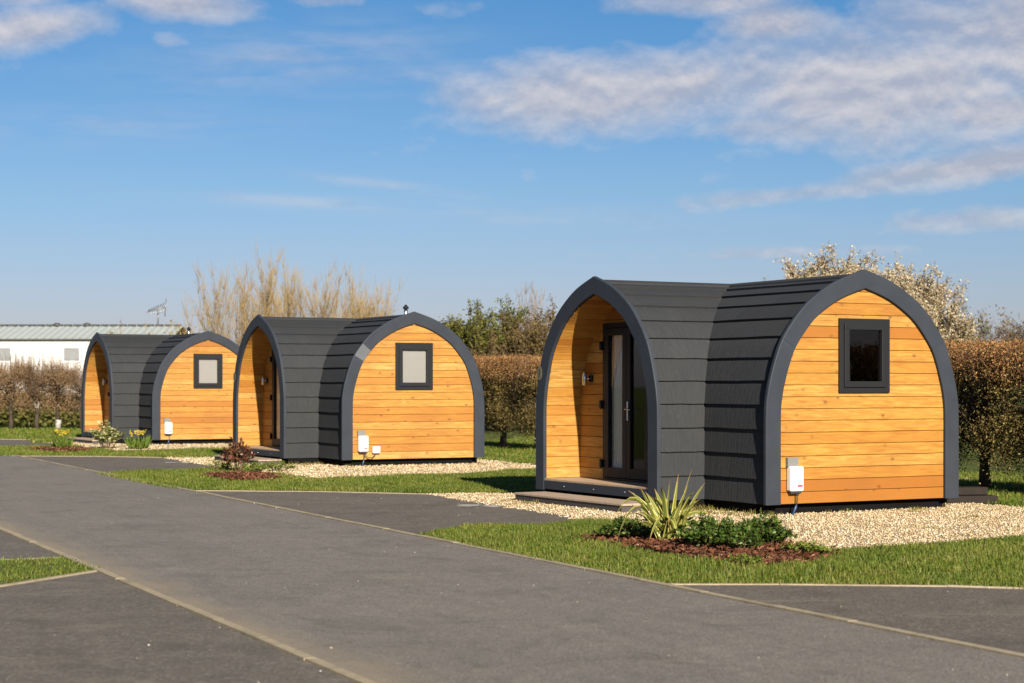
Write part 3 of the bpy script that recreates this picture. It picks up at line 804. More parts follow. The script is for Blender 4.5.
# beds of bark mulch
BED = [(.78, 18.0), (.62, 18.35), (1.1, 18.7), (1.75, 18.5), (2.2, 17.9), (2.75, 17.35), (3.05, 16.35), (2.72, 15.7), (2.3, 15.35), (1.9, 15.5), (1.42, 16.3), (1.1, 17.1)]
c0 = np.mean(np.array(BED), 0)
def bed(d, sc, label, n, seed):
    P = [tuple((np.array(p) - c0) * sc + c0 + d) for p in BED]; P = rough_poly(P, .15, .03, seed)
    rg = np.random.default_rng(seed)
    o = sheet('mulch_bed', P, .016, M['mulch'])
    x, y = sample_poly(P, n, rg); c = np.array(P).mean(0)
    z = .02 + .05 * np.exp(-((x - c[0]) ** 2 + (y - c[1]) ** 2) / .5) + rg.uniform(0, .02, n)
    # spill some chips over the edge
    k = n // 5; x[:k] += rg.normal(0, .13, k); y[:k] += rg.normal(0, .16, k)
    dr = rg.normal(size=(n, 3)); dr[:, 2] *= .35
    V, Q = leaves(np.stack([x, y, z], 1), dr, rg.uniform(.03, .075, n), rg.uniform(.014, .032, n), .4)
    m = np_mesh('bark_chips', V, Q); m.materials.append(M['chip'])
    tag(link('bark_chips', m), label, 'bark chips', kind='stuff')
    return P
BEDS = [bed(np.array([-.02, .04]), .92, 'red-brown bark chips under the spiky plant by the nearest cabin', 5200, 1),
        bed(np.array([-6.35, 13.0]), .62, 'red-brown bark chips round the red-leaved shrub', 2200, 2),
        bed(SH[2] + np.array([-.35, .45]), .8, 'bark chips under the flowers by the farthest cabin', 1200, 3)]

# grass blades
def blades(poly, dens, hgt, wd, seed, avoid=(), edge=0):
    rg = np.random.default_rng(seed); n = int(area(poly) * dens)
    x, y = sample_poly(poly, n, rg); m = np.ones(n, bool)
    for a in avoid: m &= ~inpoly(x, y, a) | (rg.random(n) < .11)
    x, y = x[m], y[m]; n = len(x)
    clump = .5 + .5 * np.sin(x * 3.1 + 1.3 * np.sin(y * 2.3)) * np.sin(y * 2.7 + np.sin(x * 1.9))
    h = hgt * (.55 + .55 * clump) * rg.uniform(.55, 1.25, n)
    az = rg.uniform(0, 2 * np.pi, n); lean = rg.uniform(.1, .9, n)
    dx, dy = np.cos(az), np.sin(az); px, py = -dy, dx
    z0 = np.full(n, .002); w = wd * rg.uniform(.6, 1.3, n)
    P = np.stack([x, y, z0], 1); s = np.stack([px, py, 0 * px], 1) * w[:, None] / 2
    mid = P + np.stack([dx * h * lean * .3, dy * h * lean * .3, h * .62], 1); tip = P + np.stack([dx * h * lean, dy * h * lean, h * (1.05 - .4 * lean)], 1)
    V = np.stack([P - s, P + s, mid + s * .8, mid - s * .8, tip], 1).reshape(-1, 3); b = np.arange(n)[:, None] * 5
    return V, b + np.array([[0, 1, 2, 3]]), b + np.array([[3, 2, 4]])
parts = []
G = GRASS
parts.append(blades(G, 2600, .060, .006, 41, [BEDS[0], rough_poly(GRV, .1, .03, 10)]))
parts.append(blades(shift(G, D12), 1300, .065, .009, 42, [BEDS[1]]))
parts.append(blades(shift(G, SH[2]), 700, .07, .013, 43, [BEDS[2]]))
parts.append(blades(shift(G, SH[3]), 400, .08, .018, 44))
parts.append(blades(WEDGE, 2200, .045, .006, 45))
parts.append(blades([(-2.6, 26.3), (-1.2, 25.8), (0, 26.0), (1.2, 26.8), (1.2, 31), (.6, 33.2), (-.9, 31.2), (-2.2, 30.4), (-3.2, 29.6), (-4.3, 26.6)], 1100, .07, .009, 46))
parts.append(blades([(6.9, 20.5), (6.5, 22.6), (6.0, 24), (5, 26), (6, 33), (10, 30), (12, 20)], 900, .07, .009, 47))
parts.append(blades([(.2, 35.6), (-1, 38), (-3, 42), (1, 55), (4, 40), (1.2, 33.5)], 450, .08, .014, 48))
parts.append(blades([(-12.5, 47.5), (-14, 52), (-22, 66), (-12, 66), (-6, 52), (-11, 50)], 160, .09, .03, 49))
V = np.concatenate([p[0] for p in parts]); o_ = np.cumsum([0] + [len(p[0]) for p in parts[:-1]])
Q = np.concatenate([p[1] + o for p, o in zip(parts, o_)]); T = np.concatenate([p[2] + o for p, o in zip(parts, o_)])
m = np_mesh('grass', V, Q, T); m.materials.append(M['blade']); tag(link('grass', m), 'short rough green grass on the islands between the parking bays', 'grass', kind='stuff')
parts = []
for i, ((xy, th), nt) in enumerate(zip(PODS[:2], (46, 26))):
    rg = np.random.default_rng(700 + i); c_, s_ = math.cos(th), math.sin(th)
    for j in range(nt):
        q = rg.random()
        if q < .45: u, v = rg.uniform(-.6, .1), rg.uniform(.2, 1.2) if rg.random() < .5 else 1.2
        elif q < .6: u, v = rg.uniform(0, 3), rg.uniform(-.12, .02)
        elif q < .8: u, v = rg.uniform(-1.4, -1.25), rg.uniform(1.2, 4.0)
        else: u, v = rg.uniform(.2, 3.4), rg.uniform(-1.9, -.3)
        x = xy[0] + u * c_ - v * s_; y = xy[1] + u * s_ + v * c_; r = rg.uniform(.05, .16)
        parts.append(blades([(x - r, y - r * .6), (x + r, y - r * .6), (x + r, y + r * .6), (x - r, y + r * .6)], 1100, rg.uniform(.04, .10), .007, 710 + j + 100 * i))
V = np.concatenate([p[0] for p in parts]); o_ = np.cumsum([0] + [len(p[0]) for p in parts[:-1]])
Q = np.concatenate([p[1] + o for p, o in zip(parts, o_)]); T = np.concatenate([p[2] + o for p, o in zip(parts, o_)])
m = np_mesh('dry_grass', V, Q, T); m.materials.append(M['dryblade']); tag(link('dry_grass', m), 'dry yellowish grass tufts in the gravel at the feet of the cabins', 'dry grass', kind='stuff')

# loose stones
def stones(poly, n, smin, smax, seed, z=.006):
    rg = np.random.default_rng(seed); x, y = sample_poly(poly, n, rg); s = rg.uniform(smin, smax, n)
    o6 = np.array([(1, 0, 0), (0, 1, 0), (-1, 0, 0), (0, -1, 0), (0, 0, .7), (0, 0, -.6)], float)
    az = rg.uniform(0, 6.28, n); ca, sa = np.cos(az), np.sin(az)
    L = o6[None] * (1 + rg.uniform(-.3, .3, (n, 6, 1))) * s[:, None, None]
    X = L[..., 0] * ca[:, None] - L[..., 1] * sa[:, None] * .8 + x[:, None]; Y = L[..., 0] * sa[:, None] + L[..., 1] * ca[:, None] * .8 + y[:, None]
    V = np.stack([X, Y, L[..., 2] + z + s[:, None] * .4], -1).reshape(-1, 3)
    f = np.array([(0, 1, 4), (1, 2, 4), (2, 3, 4), (3, 0, 4), (1, 0, 5), (2, 1, 5), (3, 2, 5), (0, 3, 5)])
    return V, (np.arange(n)[:, None, None] * 6 + f[None]).reshape(-1, 3)
S = [stones(rough_poly(GRV, .1, .06, 10), 34000, .006, .016, 51), stones(rough_poly(shift(GRV, D12), .1, .06, 11), 13000, .010, .022, 52), stones(shift(GRV, SH[2]), 5000, .012, .026, 53)]
V = np.concatenate([s[0] for s in S]); o_ = np.cumsum([0] + [len(s[0]) for s in S[:-1]]); T = np.concatenate([s[1] + o for s, o in zip(S, o_)])
m = np_mesh('gravel_stones', V, None, T); m.materials.append(M['stone']); tag(link('gravel_stones', m), 'loose cream and buff gravel stones round the cabins', 'gravel', kind='stuff')
# petals and grit scattered on the tarmac
n = 2600; al = rng.uniform(2, 46, n) ; off = RD_L - 2.5 + rng.random(n) * 9.5
xy = NRM[None] * off[:, None] + DIRN[None] * al[:, None]
gp = [shift(GRASS, d) for d in SH[:3]] + [shift(GRV, d) for d in SH[:3]] + [WEDGE]
keep = np.ones(n, bool)
for p in gp: keep &= ~inpoly(xy[:, 0], xy[:, 1], p)
for (pxy, th) in PODS: keep &= np.hypot(xy[:, 0] - pxy[0] - .5, xy[:, 1] - pxy[1] - 1.8) > 3.2
keep &= xy[:, 0] < 3.6
xy = xy[keep]; n = len(xy); dd = rng.normal(size=(n, 3)); dd[:, 2] *= .12
sz = np.abs(rng.normal(.002, .0045, n)) + .004
V, Q = leaves(np.c_[xy, np.full(n, .021)], dd, sz, sz * .7, .35); m = np_mesh('petals', V, Q); m.materials.append(M['petal'])
tag(link('petals', m), 'pale petals and grit scattered over the tarmac', 'petals', kind='stuff')

# ------------------------------------------------------------------ plants
def leafy_mound(name, loc, rx, ry, h, nleaf, lsize, mat, nst, seed, lwd=.55, up=.5, stem_mat=None, hollow=.3):
    global rng
    rng = np.random.default_rng(seed)
    r = empty(name, (loc[0], loc[1], .012))
    a = rng.uniform(0, 6.283, nst); q = np.sqrt(rng.random(nst)); hh = h * (1 - .55 * q ** 2) * rng.uniform(.65, 1.12, nst)
    tip = np.stack([rx * q * np.cos(a), ry * q * np.sin(a), hh], 1); base = tip * np.array([.35, .35, 0]); k = 5
    f = np.linspace(0, 1, k)[None, :, None]; P = base[:, None] + (tip - base)[:, None] * f + np.array([0, 0, .12 * h]) * (f * (1 - f) * 4) + rng.normal(size=(nst, k, 3)) * .01
    V, Q = tubes(P, np.linspace(.006, .002, k)[None].repeat(nst, 0)); m = np_mesh('stems', V, Q); m.materials.append(stem_mat or M['twig']); link('stems', m, None, r)
    si = rng.integers(0, nst, nleaf); t = hollow + (1 - hollow) * rng.random(nleaf); B = base[si] + (tip - base)[si] * t[:, None] + np.array([0, 0, .12 * h]) * (t * (1 - t) * 4)[:, None]
    D = rng.normal(size=(nleaf, 3)); D[:, 2] = np.abs(D[:, 2]) * up + rng.normal(size=nleaf) * .25
    D = unit(D); L = lsize * rng.uniform(.6, 1.35, nleaf); B = B + D * .01; B[:, 2] = np.maximum(B[:, 2], .012)
    V, Q = leaves(B, D, L, L * lwd, .5); m = np_mesh('foliage', V, Q); m.materials.append(mat); link('foliage', m, None, r)
    return r
p2w = lambda x, y: ((x - 512) / 1816.4 * (2815 / (y - 384.6)), 2815 / (y - 384.6))

# spiky variegated plant
def spiky(loc):
    r = empty('spiky_plant', (*loc, .03)); rg = random.Random(4)
    # leaf tips (sideways, back, up) and how far they arch
    tips = [(.24, .05, .72, .02), (.36, .02, .58, .05), (.10, .0, .66, .0), (.19, -.05, .56, .02), (.03, .12, .60, .02), (-.38, .05, .50, .06), (-.16, -.02, .44, .03), (-.28, .1, .33, .08), (-.60, -.1, .02, .42), (-.52, -.2, -.01, .36),
            (-.22, -.35, .0, .26), (.28, .1, .34, .03), (.15, -.25, .25, .12), (.08, -.4, .0, .25), (-.45, .15, .22, .15), (-.05, .3, .5, .05), (.3, .3, .42, .06), (.42, -.1, .28, .12), (-.1, .25, .42, .05), (-.02, -.3, .2, .16), (.2, .25, .3, .1)]
    for i in range(26):
        a = rg.uniform(0, 6.28); e = rg.uniform(.1, .6); tips.append((math.cos(a) * .42 * (1 - e * .5), math.sin(a) * .42 * (1 - e * .5), e, rg.uniform(.02, .14)))
    for (tx, ty, tz, arch) in tips:
        b = np.array([rg.uniform(-.09, .09), rg.uniform(-.07, .07), 0.0]); t = np.array([tx, ty, tz]); mb = MB(); n = 9; wmax = rg.uniform(.020, .030)
        side = np.cross(t - b, (0, 0, 1.0)); side /= np.linalg.norm(side) + 1e-9
        rot = rg.uniform(-.9, .9); prev = None
        for k in range(n + 1):
            f = k / n; p = b + (t - b) * f + np.array([0, 0, arch * 4 * f * (1 - f)]); w = wmax * (.75 + .9 * f if f < .3 else 1.02 - .98 * ((f - .3) / .7) ** 1.6)
            nn = np.cross(t - b, side); nn /= np.linalg.norm(nn) + 1e-9
            sd = side * math.cos(rot) + nn * math.sin(rot)
            fold = np.cross(sd, (t - b)); fold /= np.linalg.norm(fold) + 1e-9
            cur = [(p - sd * w + fold * w * .35), p, (p + sd * w + fold * w * .35)]
            if prev:
                f0 = (k - 1) / n
                mb.face([prev[0], prev[1], cur[1], cur[0]], [(0, f0), (.5, f0), (.5, f), (0, f)], True); mb.face([prev[1], prev[2], cur[2], cur[1]], [(.5, f0), (1, f0), (1, f), (.5, f)], True)
            prev = cur
        mb.build('leaf', M['phormium'], r, recalc=False)
    return r
tag(spiky(p2w(668, 546)), 'spiky plant of yellow-edged strap leaves on the mulch before the nearest cabin', 'plant')
for (px, py, rx, ry, h, n, lb, sd) in [
        (712, 552, .36, .34, .30, 2600, 'broad low dark green shrub just right of the spiky plant', 61),
        (764, 549, .28, .32, .29, 1900, 'rounded dark green shrub at the right end of the mulch bed', 62),
        (742, 554, .20, .22, .22, 1000, 'small dark green shrub squeezed between two larger low shrubs', 65),
        (628, 541, .26, .25, .19, 1100, 'small green shrub at the left foot of the spiky plant', 63)]:
    tag(leafy_mound('low_shrub', p2w(px, py), rx * 1.05, ry * 1.05, h * 1.12, int(n * 1.5), .036, M['shrub'], 60, sd), lb, 'shrub', 'low green shrubs in the near bed')
for (px, py, rx, ry, h, n, lb, sd) in [(745, 566, .17, .14, .09, 420, 'lime green tuft at the front edge of the near mulch bed', 71), (806, 556, .26, .2, .10, 700, 'lime green patch at the right end of the near mulch bed', 72),
        (250, 474, .38, .28, .20, 1000, 'lime green cushion plant below the red-leaved shrub', 73), (278, 472, .32, .28, .19, 800, 'lime green cushion plant right of the red-leaved shrub', 74), (219, 471, .28, .22, .18, 520, 'small lime green cushion left of the red-leaved shrub', 75)]:
    tag(leafy_mound('cushion_plant', p2w(px, py), rx, ry, h, n, .032, M['lime'], 26, sd), lb, 'plant', 'lime green cushion plants')
tag(leafy_mound('red_shrub', p2w(239, 472), .34, .32, .56, 620, .075, M['redleaf'], 26, 81, .4, .7), 'open shrub with dark red leaves beside the step of the middle cabin', 'shrub')
tag(leafy_mound('variegated_shrub', p2w(107, 449), .48, .4, .62, 1100, .085, M['pale_leaf'], 30, 82, .45, .6), 'arching cream-edged shrub in front of the farthest cabin', 'shrub')
def flower_clump(loc, h, lb, seed, rad=.2):
    global rng
    rng = np.random.default_rng(seed); r = empty('flower_clump', (*loc, .012)); n = 130
    a = rng.uniform(0, 6.28, n); q = rad * np.sqrt(rng.random(n)); B = np.stack([q * np.cos(a), q * np.sin(a), 0 * a], 1)
    D = np.stack([np.cos(a) * .35, np.sin(a) * .35, np.ones(n)], 1) + rng.normal(size=(n, 3)) * .2
    V, Q = leaves(B, D, h * rng.uniform(.5, .95, n), .035, .2); m = np_mesh('foliage', V, Q); m.materials.append(M['greenstrap']); link('foliage', m, None, r)
    nf = 16; a = rng.uniform(0, 6.28, nf); q = rad * 1.05 * np.sqrt(rng.random(nf)); hd = np.stack([q * np.cos(a), q * np.sin(a), h * rng.uniform(.78, 1.08, nf)], 1)
    for c in hd:
        C = c[None].repeat(7, 0); V, Q = leaves(C, rng.normal(size=(len(C), 3)), .055, .04, .3); m = np_mesh('flower', V, Q); m.materials.append(M['yellowflower']); link('flower', m, None, r)
    return tag(r, lb, 'flowers', 'clumps of yellow flowers by the farthest cabin')
flower_clump(p2w(62, 450), .42, 'clump of yellow flowers left of the cream-edged shrub', 91)
flower_clump(p2w(138, 449.5), .42, 'clump of yellow flowers right of the cream-edged shrub, below the roof of the farthest cabin', 92)

# ------------------------------------------------------------------ hedge trees
def hedge_mesh(seed, lx, ly, zb, zt, nl, mats, loose=1.0):
    """trunk mesh, twig mesh, lower leaf mesh, upper leaf mesh"""
    global rng
    rng = np.random.default_rng(seed)
    tk = MB(); pts = [(0, 0, 0), (.01, .01, .3), (-.02, .0, .7), (.01, .02, 1.15), (0, 0, 1.6)]
    tk.tube(pts, [.10, .075, .068, .05, .02], 9)
    nb = 46; az = rng.uniform(0, 6.28, nb); z0 = rng.uniform(.5, 1.3, nb)
    tip = np.stack([lx * .5 * rng.uniform(.35, 1, nb) * np.cos(az), ly * .5 * rng.uniform(.35, 1, nb) * np.sin(az), np.clip(z0 + rng.uniform(-.1, .9, nb), zb, zt)], 1)
    bs = np.stack([0 * az, 0 * az, z0], 1); k = 6; f = np.linspace(0, 1, k)[None, :, None]
    P = bs[:, None] + (tip - bs)[:, None] * f + np.array([0, 0, .12]) * f * (1 - f) * 2 + rng.normal(size=(nb, k, 3)) * .025 * f
    Rb = (np.linspace(.026, .006, k)[None] * rng.uniform(.6, 1.2, (nb, 1)))
    br = tubes(P, Rb, 5)
    # fine twigs
    nt = 520; bi = rng.integers(0, nb, nt); ki = rng.integers(2, k, nt); s = P[bi, ki]
    d = rng.normal(size=(nt, 3)); d[:, 2] = np.abs(d[:, 2]) * 1.0 + .2; d = unit(d); L = rng.uniform(.18, .5, nt)[:, None]; k2 = 4; f2 = np.linspace(0, 1, k2)[None, :, None]
    P2 = s[:, None] + (d * L)[:, None] * f2 + rng.normal(size=(nt, k2, 3)) * .02 * f2
    # upright shoots on the clipped top
    ns = 200; sx = rng.uniform(-lx / 2, lx / 2, ns); sy = rng.uniform(-ly / 2, ly / 2, ns); b3 = np.stack([sx, sy, np.full(ns, zt - .45)], 1); d3 = np.stack([rng.normal(0, .12, ns), rng.normal(0, .12, ns), np.ones(ns)], 1); L3 = (.35 + rng.uniform(0, .25, ns) * loose)[:, None]
    P3 = b3[:, None] + (d3 * L3)[:, None] * f2 + rng.normal(size=(ns, k2, 3)) * .015 * f2
    P23 = np.concatenate([P2, P3]); tw = tubes(P23, np.linspace(.006, .0025, k2)[None].repeat(len(P23), 0), 3)
    # leaves fill an uneven box, clustered in sprays
    nc = 330; cx = rng.uniform(-1, 1, (nc, 3)); cx = np.sign(cx) * np.abs(cx) ** .6
    rag = 1 + .10 * rng.normal(size=(nc, 1))
    C = cx * np.array([lx / 2, ly / 2, (zt - zb) / 2]) * rag + np.array([0, 0, (zt + zb) / 2])
    low = C[:, 2] < zb + .3; C[low, :2] *= .8; C = C[~low | (rng.random(nc) < .65)]
    ci = rng.integers(0, len(C), nl); B = C[ci] + rng.normal(size=(nl, 3)) * np.array([.12, .12, .12])
    B[:, 2] = np.minimum(B[:, 2], zt + np.abs(rng.normal(0, .035 * loose, nl)))
    D = rng.normal(size=(nl, 3)); D[:, 2] += .3; Lf = rng.uniform(.018, .048, nl) * (1.0 if nl > 20000 else 1.3)
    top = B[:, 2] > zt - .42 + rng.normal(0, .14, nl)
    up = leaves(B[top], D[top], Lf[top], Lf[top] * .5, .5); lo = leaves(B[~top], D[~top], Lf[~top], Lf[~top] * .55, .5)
    # leaf scraps along the shoots
    si = rng.integers(0, len(P3), 1500); kf = rng.random(1500)[:, None]; Bs = b3[si] + d3[si] * L3[si] * kf; Ds = rng.normal(size=(1500, 3)) + np.array([0, 0, .8]); sh = leaves(Bs, Ds, rng.uniform(.02, .045, 1500), .016, .3)
    up = join([up, sh])
    out = [('trunk', tk.mesh('trunk'), M['bark'])]
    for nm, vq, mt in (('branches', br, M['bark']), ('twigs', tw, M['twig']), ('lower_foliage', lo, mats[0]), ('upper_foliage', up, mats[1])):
        m = np_mesh(nm, *vq); out.append((nm, m, mt))
    for nm, m, mt in out:
        if not len(m.materials): m.materials.append(mt)
    return out
def hedge_tree(parts, loc, rz, lb, grp, sc=(1, 1, 1)):
    r = empty('hedge_tree', (*loc, 0), rz)
    for nm, m, mt in parts:
        o = link(nm, m, None, r); o.scale = sc
    return tag(r, lb, 'hedge tree', grp)
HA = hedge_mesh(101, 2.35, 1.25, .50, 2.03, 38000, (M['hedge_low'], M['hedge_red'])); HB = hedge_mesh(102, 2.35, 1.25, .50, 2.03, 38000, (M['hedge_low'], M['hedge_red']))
RZ = math.atan2(.9, -.436)
g1 = 'clipped rust-brown hedge trees behind the cabins'
hedge_tree(HA, (6.96, 26.7), RZ, 'clipped brown hedge tree with dark trunk just right of the nearest cabin', g1, (1, 1, 1.04))
hedge_tree(HB, (7.82, 25.0), RZ + math.pi, 'clipped brown hedge tree at the right edge of the photo', g1, (1, 1, 1.03))
hedge_tree(HB, (6.1, 28.5), RZ, 'clipped brown hedge tree mostly hidden behind the right end of the nearest cabin', g1, (1, 1, 1.05))
for i, q in enumerate([(8.65, 23.3), (9.5, 21.6), (10.35, 19.9), (11.2, 18.2)]):  # unseen trees, added so the near gable window reflects dark hedge, not sky
    hedge_tree((HA, HB)[i % 2], q, RZ, 'clipped brown hedge tree added unseen further along the row, for the window reflection', g1, (1, 1, 1.03))
hedge_tree(HA, (-.22, 44.4), RZ + math.pi, 'clipped rust-topped hedge tree standing free in the gap between the nearest and middle cabins', g1, (1, 1, 1.07))
hedge_tree(HB, (.62, 42.7), RZ, 'rust-topped hedge tree at the left edge of the nearest cabin', g1, (1, 1, 1.06))
hedge_tree(HA, (-1.06, 46.1), RZ, 'rust-topped hedge tree peeping out right of the middle cabin', g1, (1, 1, 1.08))
HC = hedge_mesh(103, 1.6, 1.0, .70, 1.98, 6800, (M['hedge_pink'], M['hedge_pink']), 2.4); HD = hedge_mesh(104, 1.6, 1.0, .70, 1.98, 6800, (M['hedge_pink'], M['hedge_pink']), 2.4)
g2 = 'loose twiggy hedge trees before the white building'
for i, (px, lb, h) in enumerate([(-18, 'twiggy brown hedge tree cut by the left edge of the photo', HC), (11, 'bushy brown hedge tree below the leftmost window of the white building', HD), (37, 'thin twiggy hedge tree with a white guard high on its trunk', HC), (58, 'twiggy brown hedge tree with a white guard at its foot', HD), (82, 'twiggy brown hedge tree against the left side of the farthest cabin', HC)]):
    Y = 62 + (i % 2) * .8; o = hedge_tree(h, ((px - 512) / 1816.4 * Y, Y), [0, .1, math.pi, -.1, .05][i], lb, g2, (.95, 1, 1.08 if i in (1, 2) else 1.0))
    if i in (2, 3):
        gd = MB(); z = (.0, .34) if i == 3 else (.75, 1.2); gd.tube([(0, 0, z[0]), (.02, 0, z[1])], .10, 10); gd.build('trunk_guard', M['guard'], o)

# ------------------------------------------------------------------ trees behind
def grow_tree(name, loc, h, spread, seed, nstem, nbr, ntw, leaf=None, bark=None, twig=None, up=1.0, nleaf=0, lsize=.07, base_r=.12, trunk_h=.25, tw_len=.25, clump=.12, leaf2=None, lowcut=.0, lwd=.6, low_rad=.12):
    """trunk, limbs, twigs and leaves following the twigs"""
    global rng
    rng = np.random.default_rng(seed); r = empty(name, (*loc, 0))
    tk = MB(); tk.tube([(0, 0, -.05), (.02, .01, h * trunk_h * .5), (.0, .03, h * trunk_h)], [base_r * 1.25, base_r, base_r * .85], 9); tk.build('trunk', bark, r)
    a = rng.uniform(0, 6.28, nstem); q = np.sqrt(rng.uniform(.05, 1, nstem)); b0 = np.zeros((nstem, 3)); b0[:, 2] = h * trunk_h * rng.uniform(.6, 1, nstem)
    t0 = np.stack([spread * q * np.cos(a), spread * q * np.sin(a), h * (.62 + .3 * (1 - q ** 2)) * rng.uniform(.85, 1.05, nstem)], 1)
    k = 7; f = np.linspace(0, 1, k)[None, :, None]
    ctr = np.stack([t0[:, 0] * .35, t0[:, 1] * .35, t0[:, 2] * (.62 if up else .5)], 1)
    P = b0[:, None] * (1 - f) ** 2 + 2 * ctr[:, None] * f * (1 - f) + t0[:, None] * f * f + rng.normal(size=(nstem, k, 3)) * .04 * f * h / 4
    s1 = tubes(P, np.linspace(base_r * .5, base_r * .1, k)[None] * rng.uniform(.7, 1.1, (nstem, 1)), 5)
    bi = rng.integers(0, nstem, nbr); ki = rng.integers(2, k, nbr); s = P[bi, ki]; d = rng.normal(size=(nbr, 3)); d[:, 2] = d[:, 2] * .5 + up; d = unit(d) + unit(s - np.array([0, 0, h * .4])) * .5; d = unit(d); L = h * tw_len * rng.uniform(.6, 1.4, nbr)[:, None]
    k2 = 5; f2 = np.linspace(0, 1, k2)[None, :, None]; P2 = s[:, None] + (d * L)[:, None] * f2 + np.array([0, 0, .06 * h * up]) * f2 ** 2 + rng.normal(size=(nbr, k2, 3)) * .03 * f2
    s2 = tubes(P2, np.linspace(base_r * .12, base_r * .04, k2)[None].repeat(nbr, 0), 4)
    m = np_mesh('limbs', *join([s1, s2])); m.materials.append(bark); link('limbs', m, None, r)
    bi = rng.integers(0, nbr, ntw); ki = rng.integers(1, k2, ntw); s = P2[bi, ki]; d = d[bi] + rng.normal(size=(ntw, 3)) * .45; d[:, 2] += up * .4; d = unit(d); L = h * tw_len * .7 * rng.uniform(.4, 1.3, ntw)[:, None]
    P3 = s[:, None] + (d * L)[:, None] * f2 + rng.normal(size=(ntw, k2, 3)) * .015 * f2
    m = np_mesh('twigs', *tubes(P3, np.linspace(low_rad * .09, low_rad * .03, k2)[None].repeat(ntw, 0), 3)); m.materials.append(twig); link('twigs', m, None, r)
    if nleaf:
        ti = rng.integers(0, ntw, nleaf); kk = rng.random(nleaf)[:, None]; B = s[ti] + d[ti] * L[ti] * kk + rng.normal(size=(nleaf, 3)) * clump
        D = rng.normal(size=(nleaf, 3)) + d[ti] * .6; Lf = lsize * rng.uniform(.6, 1.4, nleaf)
        if leaf2 is not None:
            lo = B[:, 2] < lowcut * h + rng.normal(0, .12 * h, nleaf)
            m = np_mesh('lower_foliage', *leaves(B[lo], D[lo], Lf[lo], Lf[lo] * lwd, .5)); m.materials.append(leaf2); link('lower_foliage', m, None, r)
            B, D, Lf = B[~lo], D[~lo], Lf[~lo]
        m = np_mesh('crown', *leaves(B, D, Lf, Lf * lwd, .5)); m.materials.append(leaf); link('crown', m, None, r)
    return r
wx = lambda px, Y: (px - 512) / 1816.4 * Y
hz = lambda py, Y: 1.55 + (384.6 - py) / 1816.4 * Y

# yellow-twigged willows behind the middle cabin
gw = 'yellow-twigged leafless willows behind the cabins'
for i, (px, py, Y, sp, lb) in enumerate([
        (228, 272, 80, 1.5, 'leftmost leafless willow, leaning left above the farthest cabin'), (262, 262, 78, 1.2, 'tall leafless willow with golden twigs left of the middle cabin roof'),
        (292, 262, 82, 1.2, 'tallest leafless willow, above the left part of the middle cabin roof'), (322, 268, 80, 1.1, 'golden leafless willow above the centre of the middle cabin roof'),
        (350, 274, 82, 1.0, 'leafless willow above the valley of the middle cabin roof'), (374, 286, 84, .9, 'shortest leafless willow, rightmost in its row')]):
    t = grow_tree('willow_tree', (wx(px, Y), Y), hz(py, Y) * .83, sp, 200 + i, 16, 120, 1500, None, M['willowbark'], M['willow'], up=2.0, base_r=.06, trunk_h=.16, tw_len=.20, low_rad=.085)
    tag(t, lb, 'willow', gw)
# blossom trees behind the nearest cabin
for i, (px, py, Y, sp, lb, nl) in enumerate([(822, 244, 46, 1.25, 'cream blossoming tree above the ridge of the nearest cabin', 15000), (872, 246, 47, 1.35, 'cream blossoming tree behind the point of the window gable', 15000), (918, 248, 45, 1.0, 'cream blossoming tree at the right shoulder of the nearest cabin, olive below', 12000)]):
    t = grow_tree('blossom_tree', (wx(px, Y), Y), hz(py, Y) * .875, sp, 300 + i, 34, 420, 2600, M['blossom'], M['bark'], M['greytwig'], up=.6, nleaf=int(nl * 5.2), lsize=.052, base_r=.12, tw_len=.11, clump=.05, leaf2=M['yolive'], lowcut=.55, lwd=.8, low_rad=.1)
    tag(t, lb, 'blossom tree', 'cream blossom trees')
# evergreen and scrub between the cabins
for i, (px, py, Y, sp, lb) in enumerate([(466, 304, 60, .95, 'dark evergreen tree just right of the middle cabin, left of its twin'), (496, 298, 62, 1.0, 'tallest dark evergreen tree in the gap between the nearest and middle cabins')]):
    t = grow_tree('evergreen_tree', (wx(px, Y), Y), hz(py, Y) * .85, sp * 1.2, 400 + i, 20, 190, 900, M['evergreen'], M['bark'], M['twig'], up=1.3, nleaf=15000, lsize=.11, base_r=.11, tw_len=.15, clump=.06, leaf2=M['olivebrush'], lowcut=.66, lwd=.4)
    tag(t, lb, 'evergreen', 'dark evergreen trees between the cabins')
for i, (px, py, Y, sp, lb) in enumerate([(522, 318, 58, .9, 'brownish scrub bush in the gap left of the nearest cabin'), (545, 316, 60, 1.0, 'brownish scrub bush partly behind the porch of the nearest cabin'), (450, 322, 64, .9, 'low brownish scrub bush touching the middle cabin')]):
    t = grow_tree('scrub_bush', (wx(px, Y), Y), hz(py, Y) * .90, sp * 1.1, 420 + i, 16, 130, 800, M['olivebrush'], M['bark'], M['twig'], up=1.0, nleaf=11000, lsize=.09, base_r=.07, tw_len=.16, clump=.07, lwd=.45)
    tag(t, lb, 'bush', 'brown scrub bushes')
for i, (px, py, Y, lb) in enumerate([(524, 284, 85, 'bare grey sapling left of another, in the gap by the nearest cabin'), (541, 286, 85, 'bare grey sapling beside the porch arch of the nearest cabin')]):
    t = grow_tree('bare_tree', (wx(px, Y), Y), hz(py, Y) * .82, .55, 440 + i, 7, 50, 240, None, M['greytwig'], M['greytwig'], up=2.2, base_r=.07, trunk_h=.3, tw_len=.18, low_rad=.16)
    tag(t, lb, 'bare tree', 'bare saplings on the skyline')
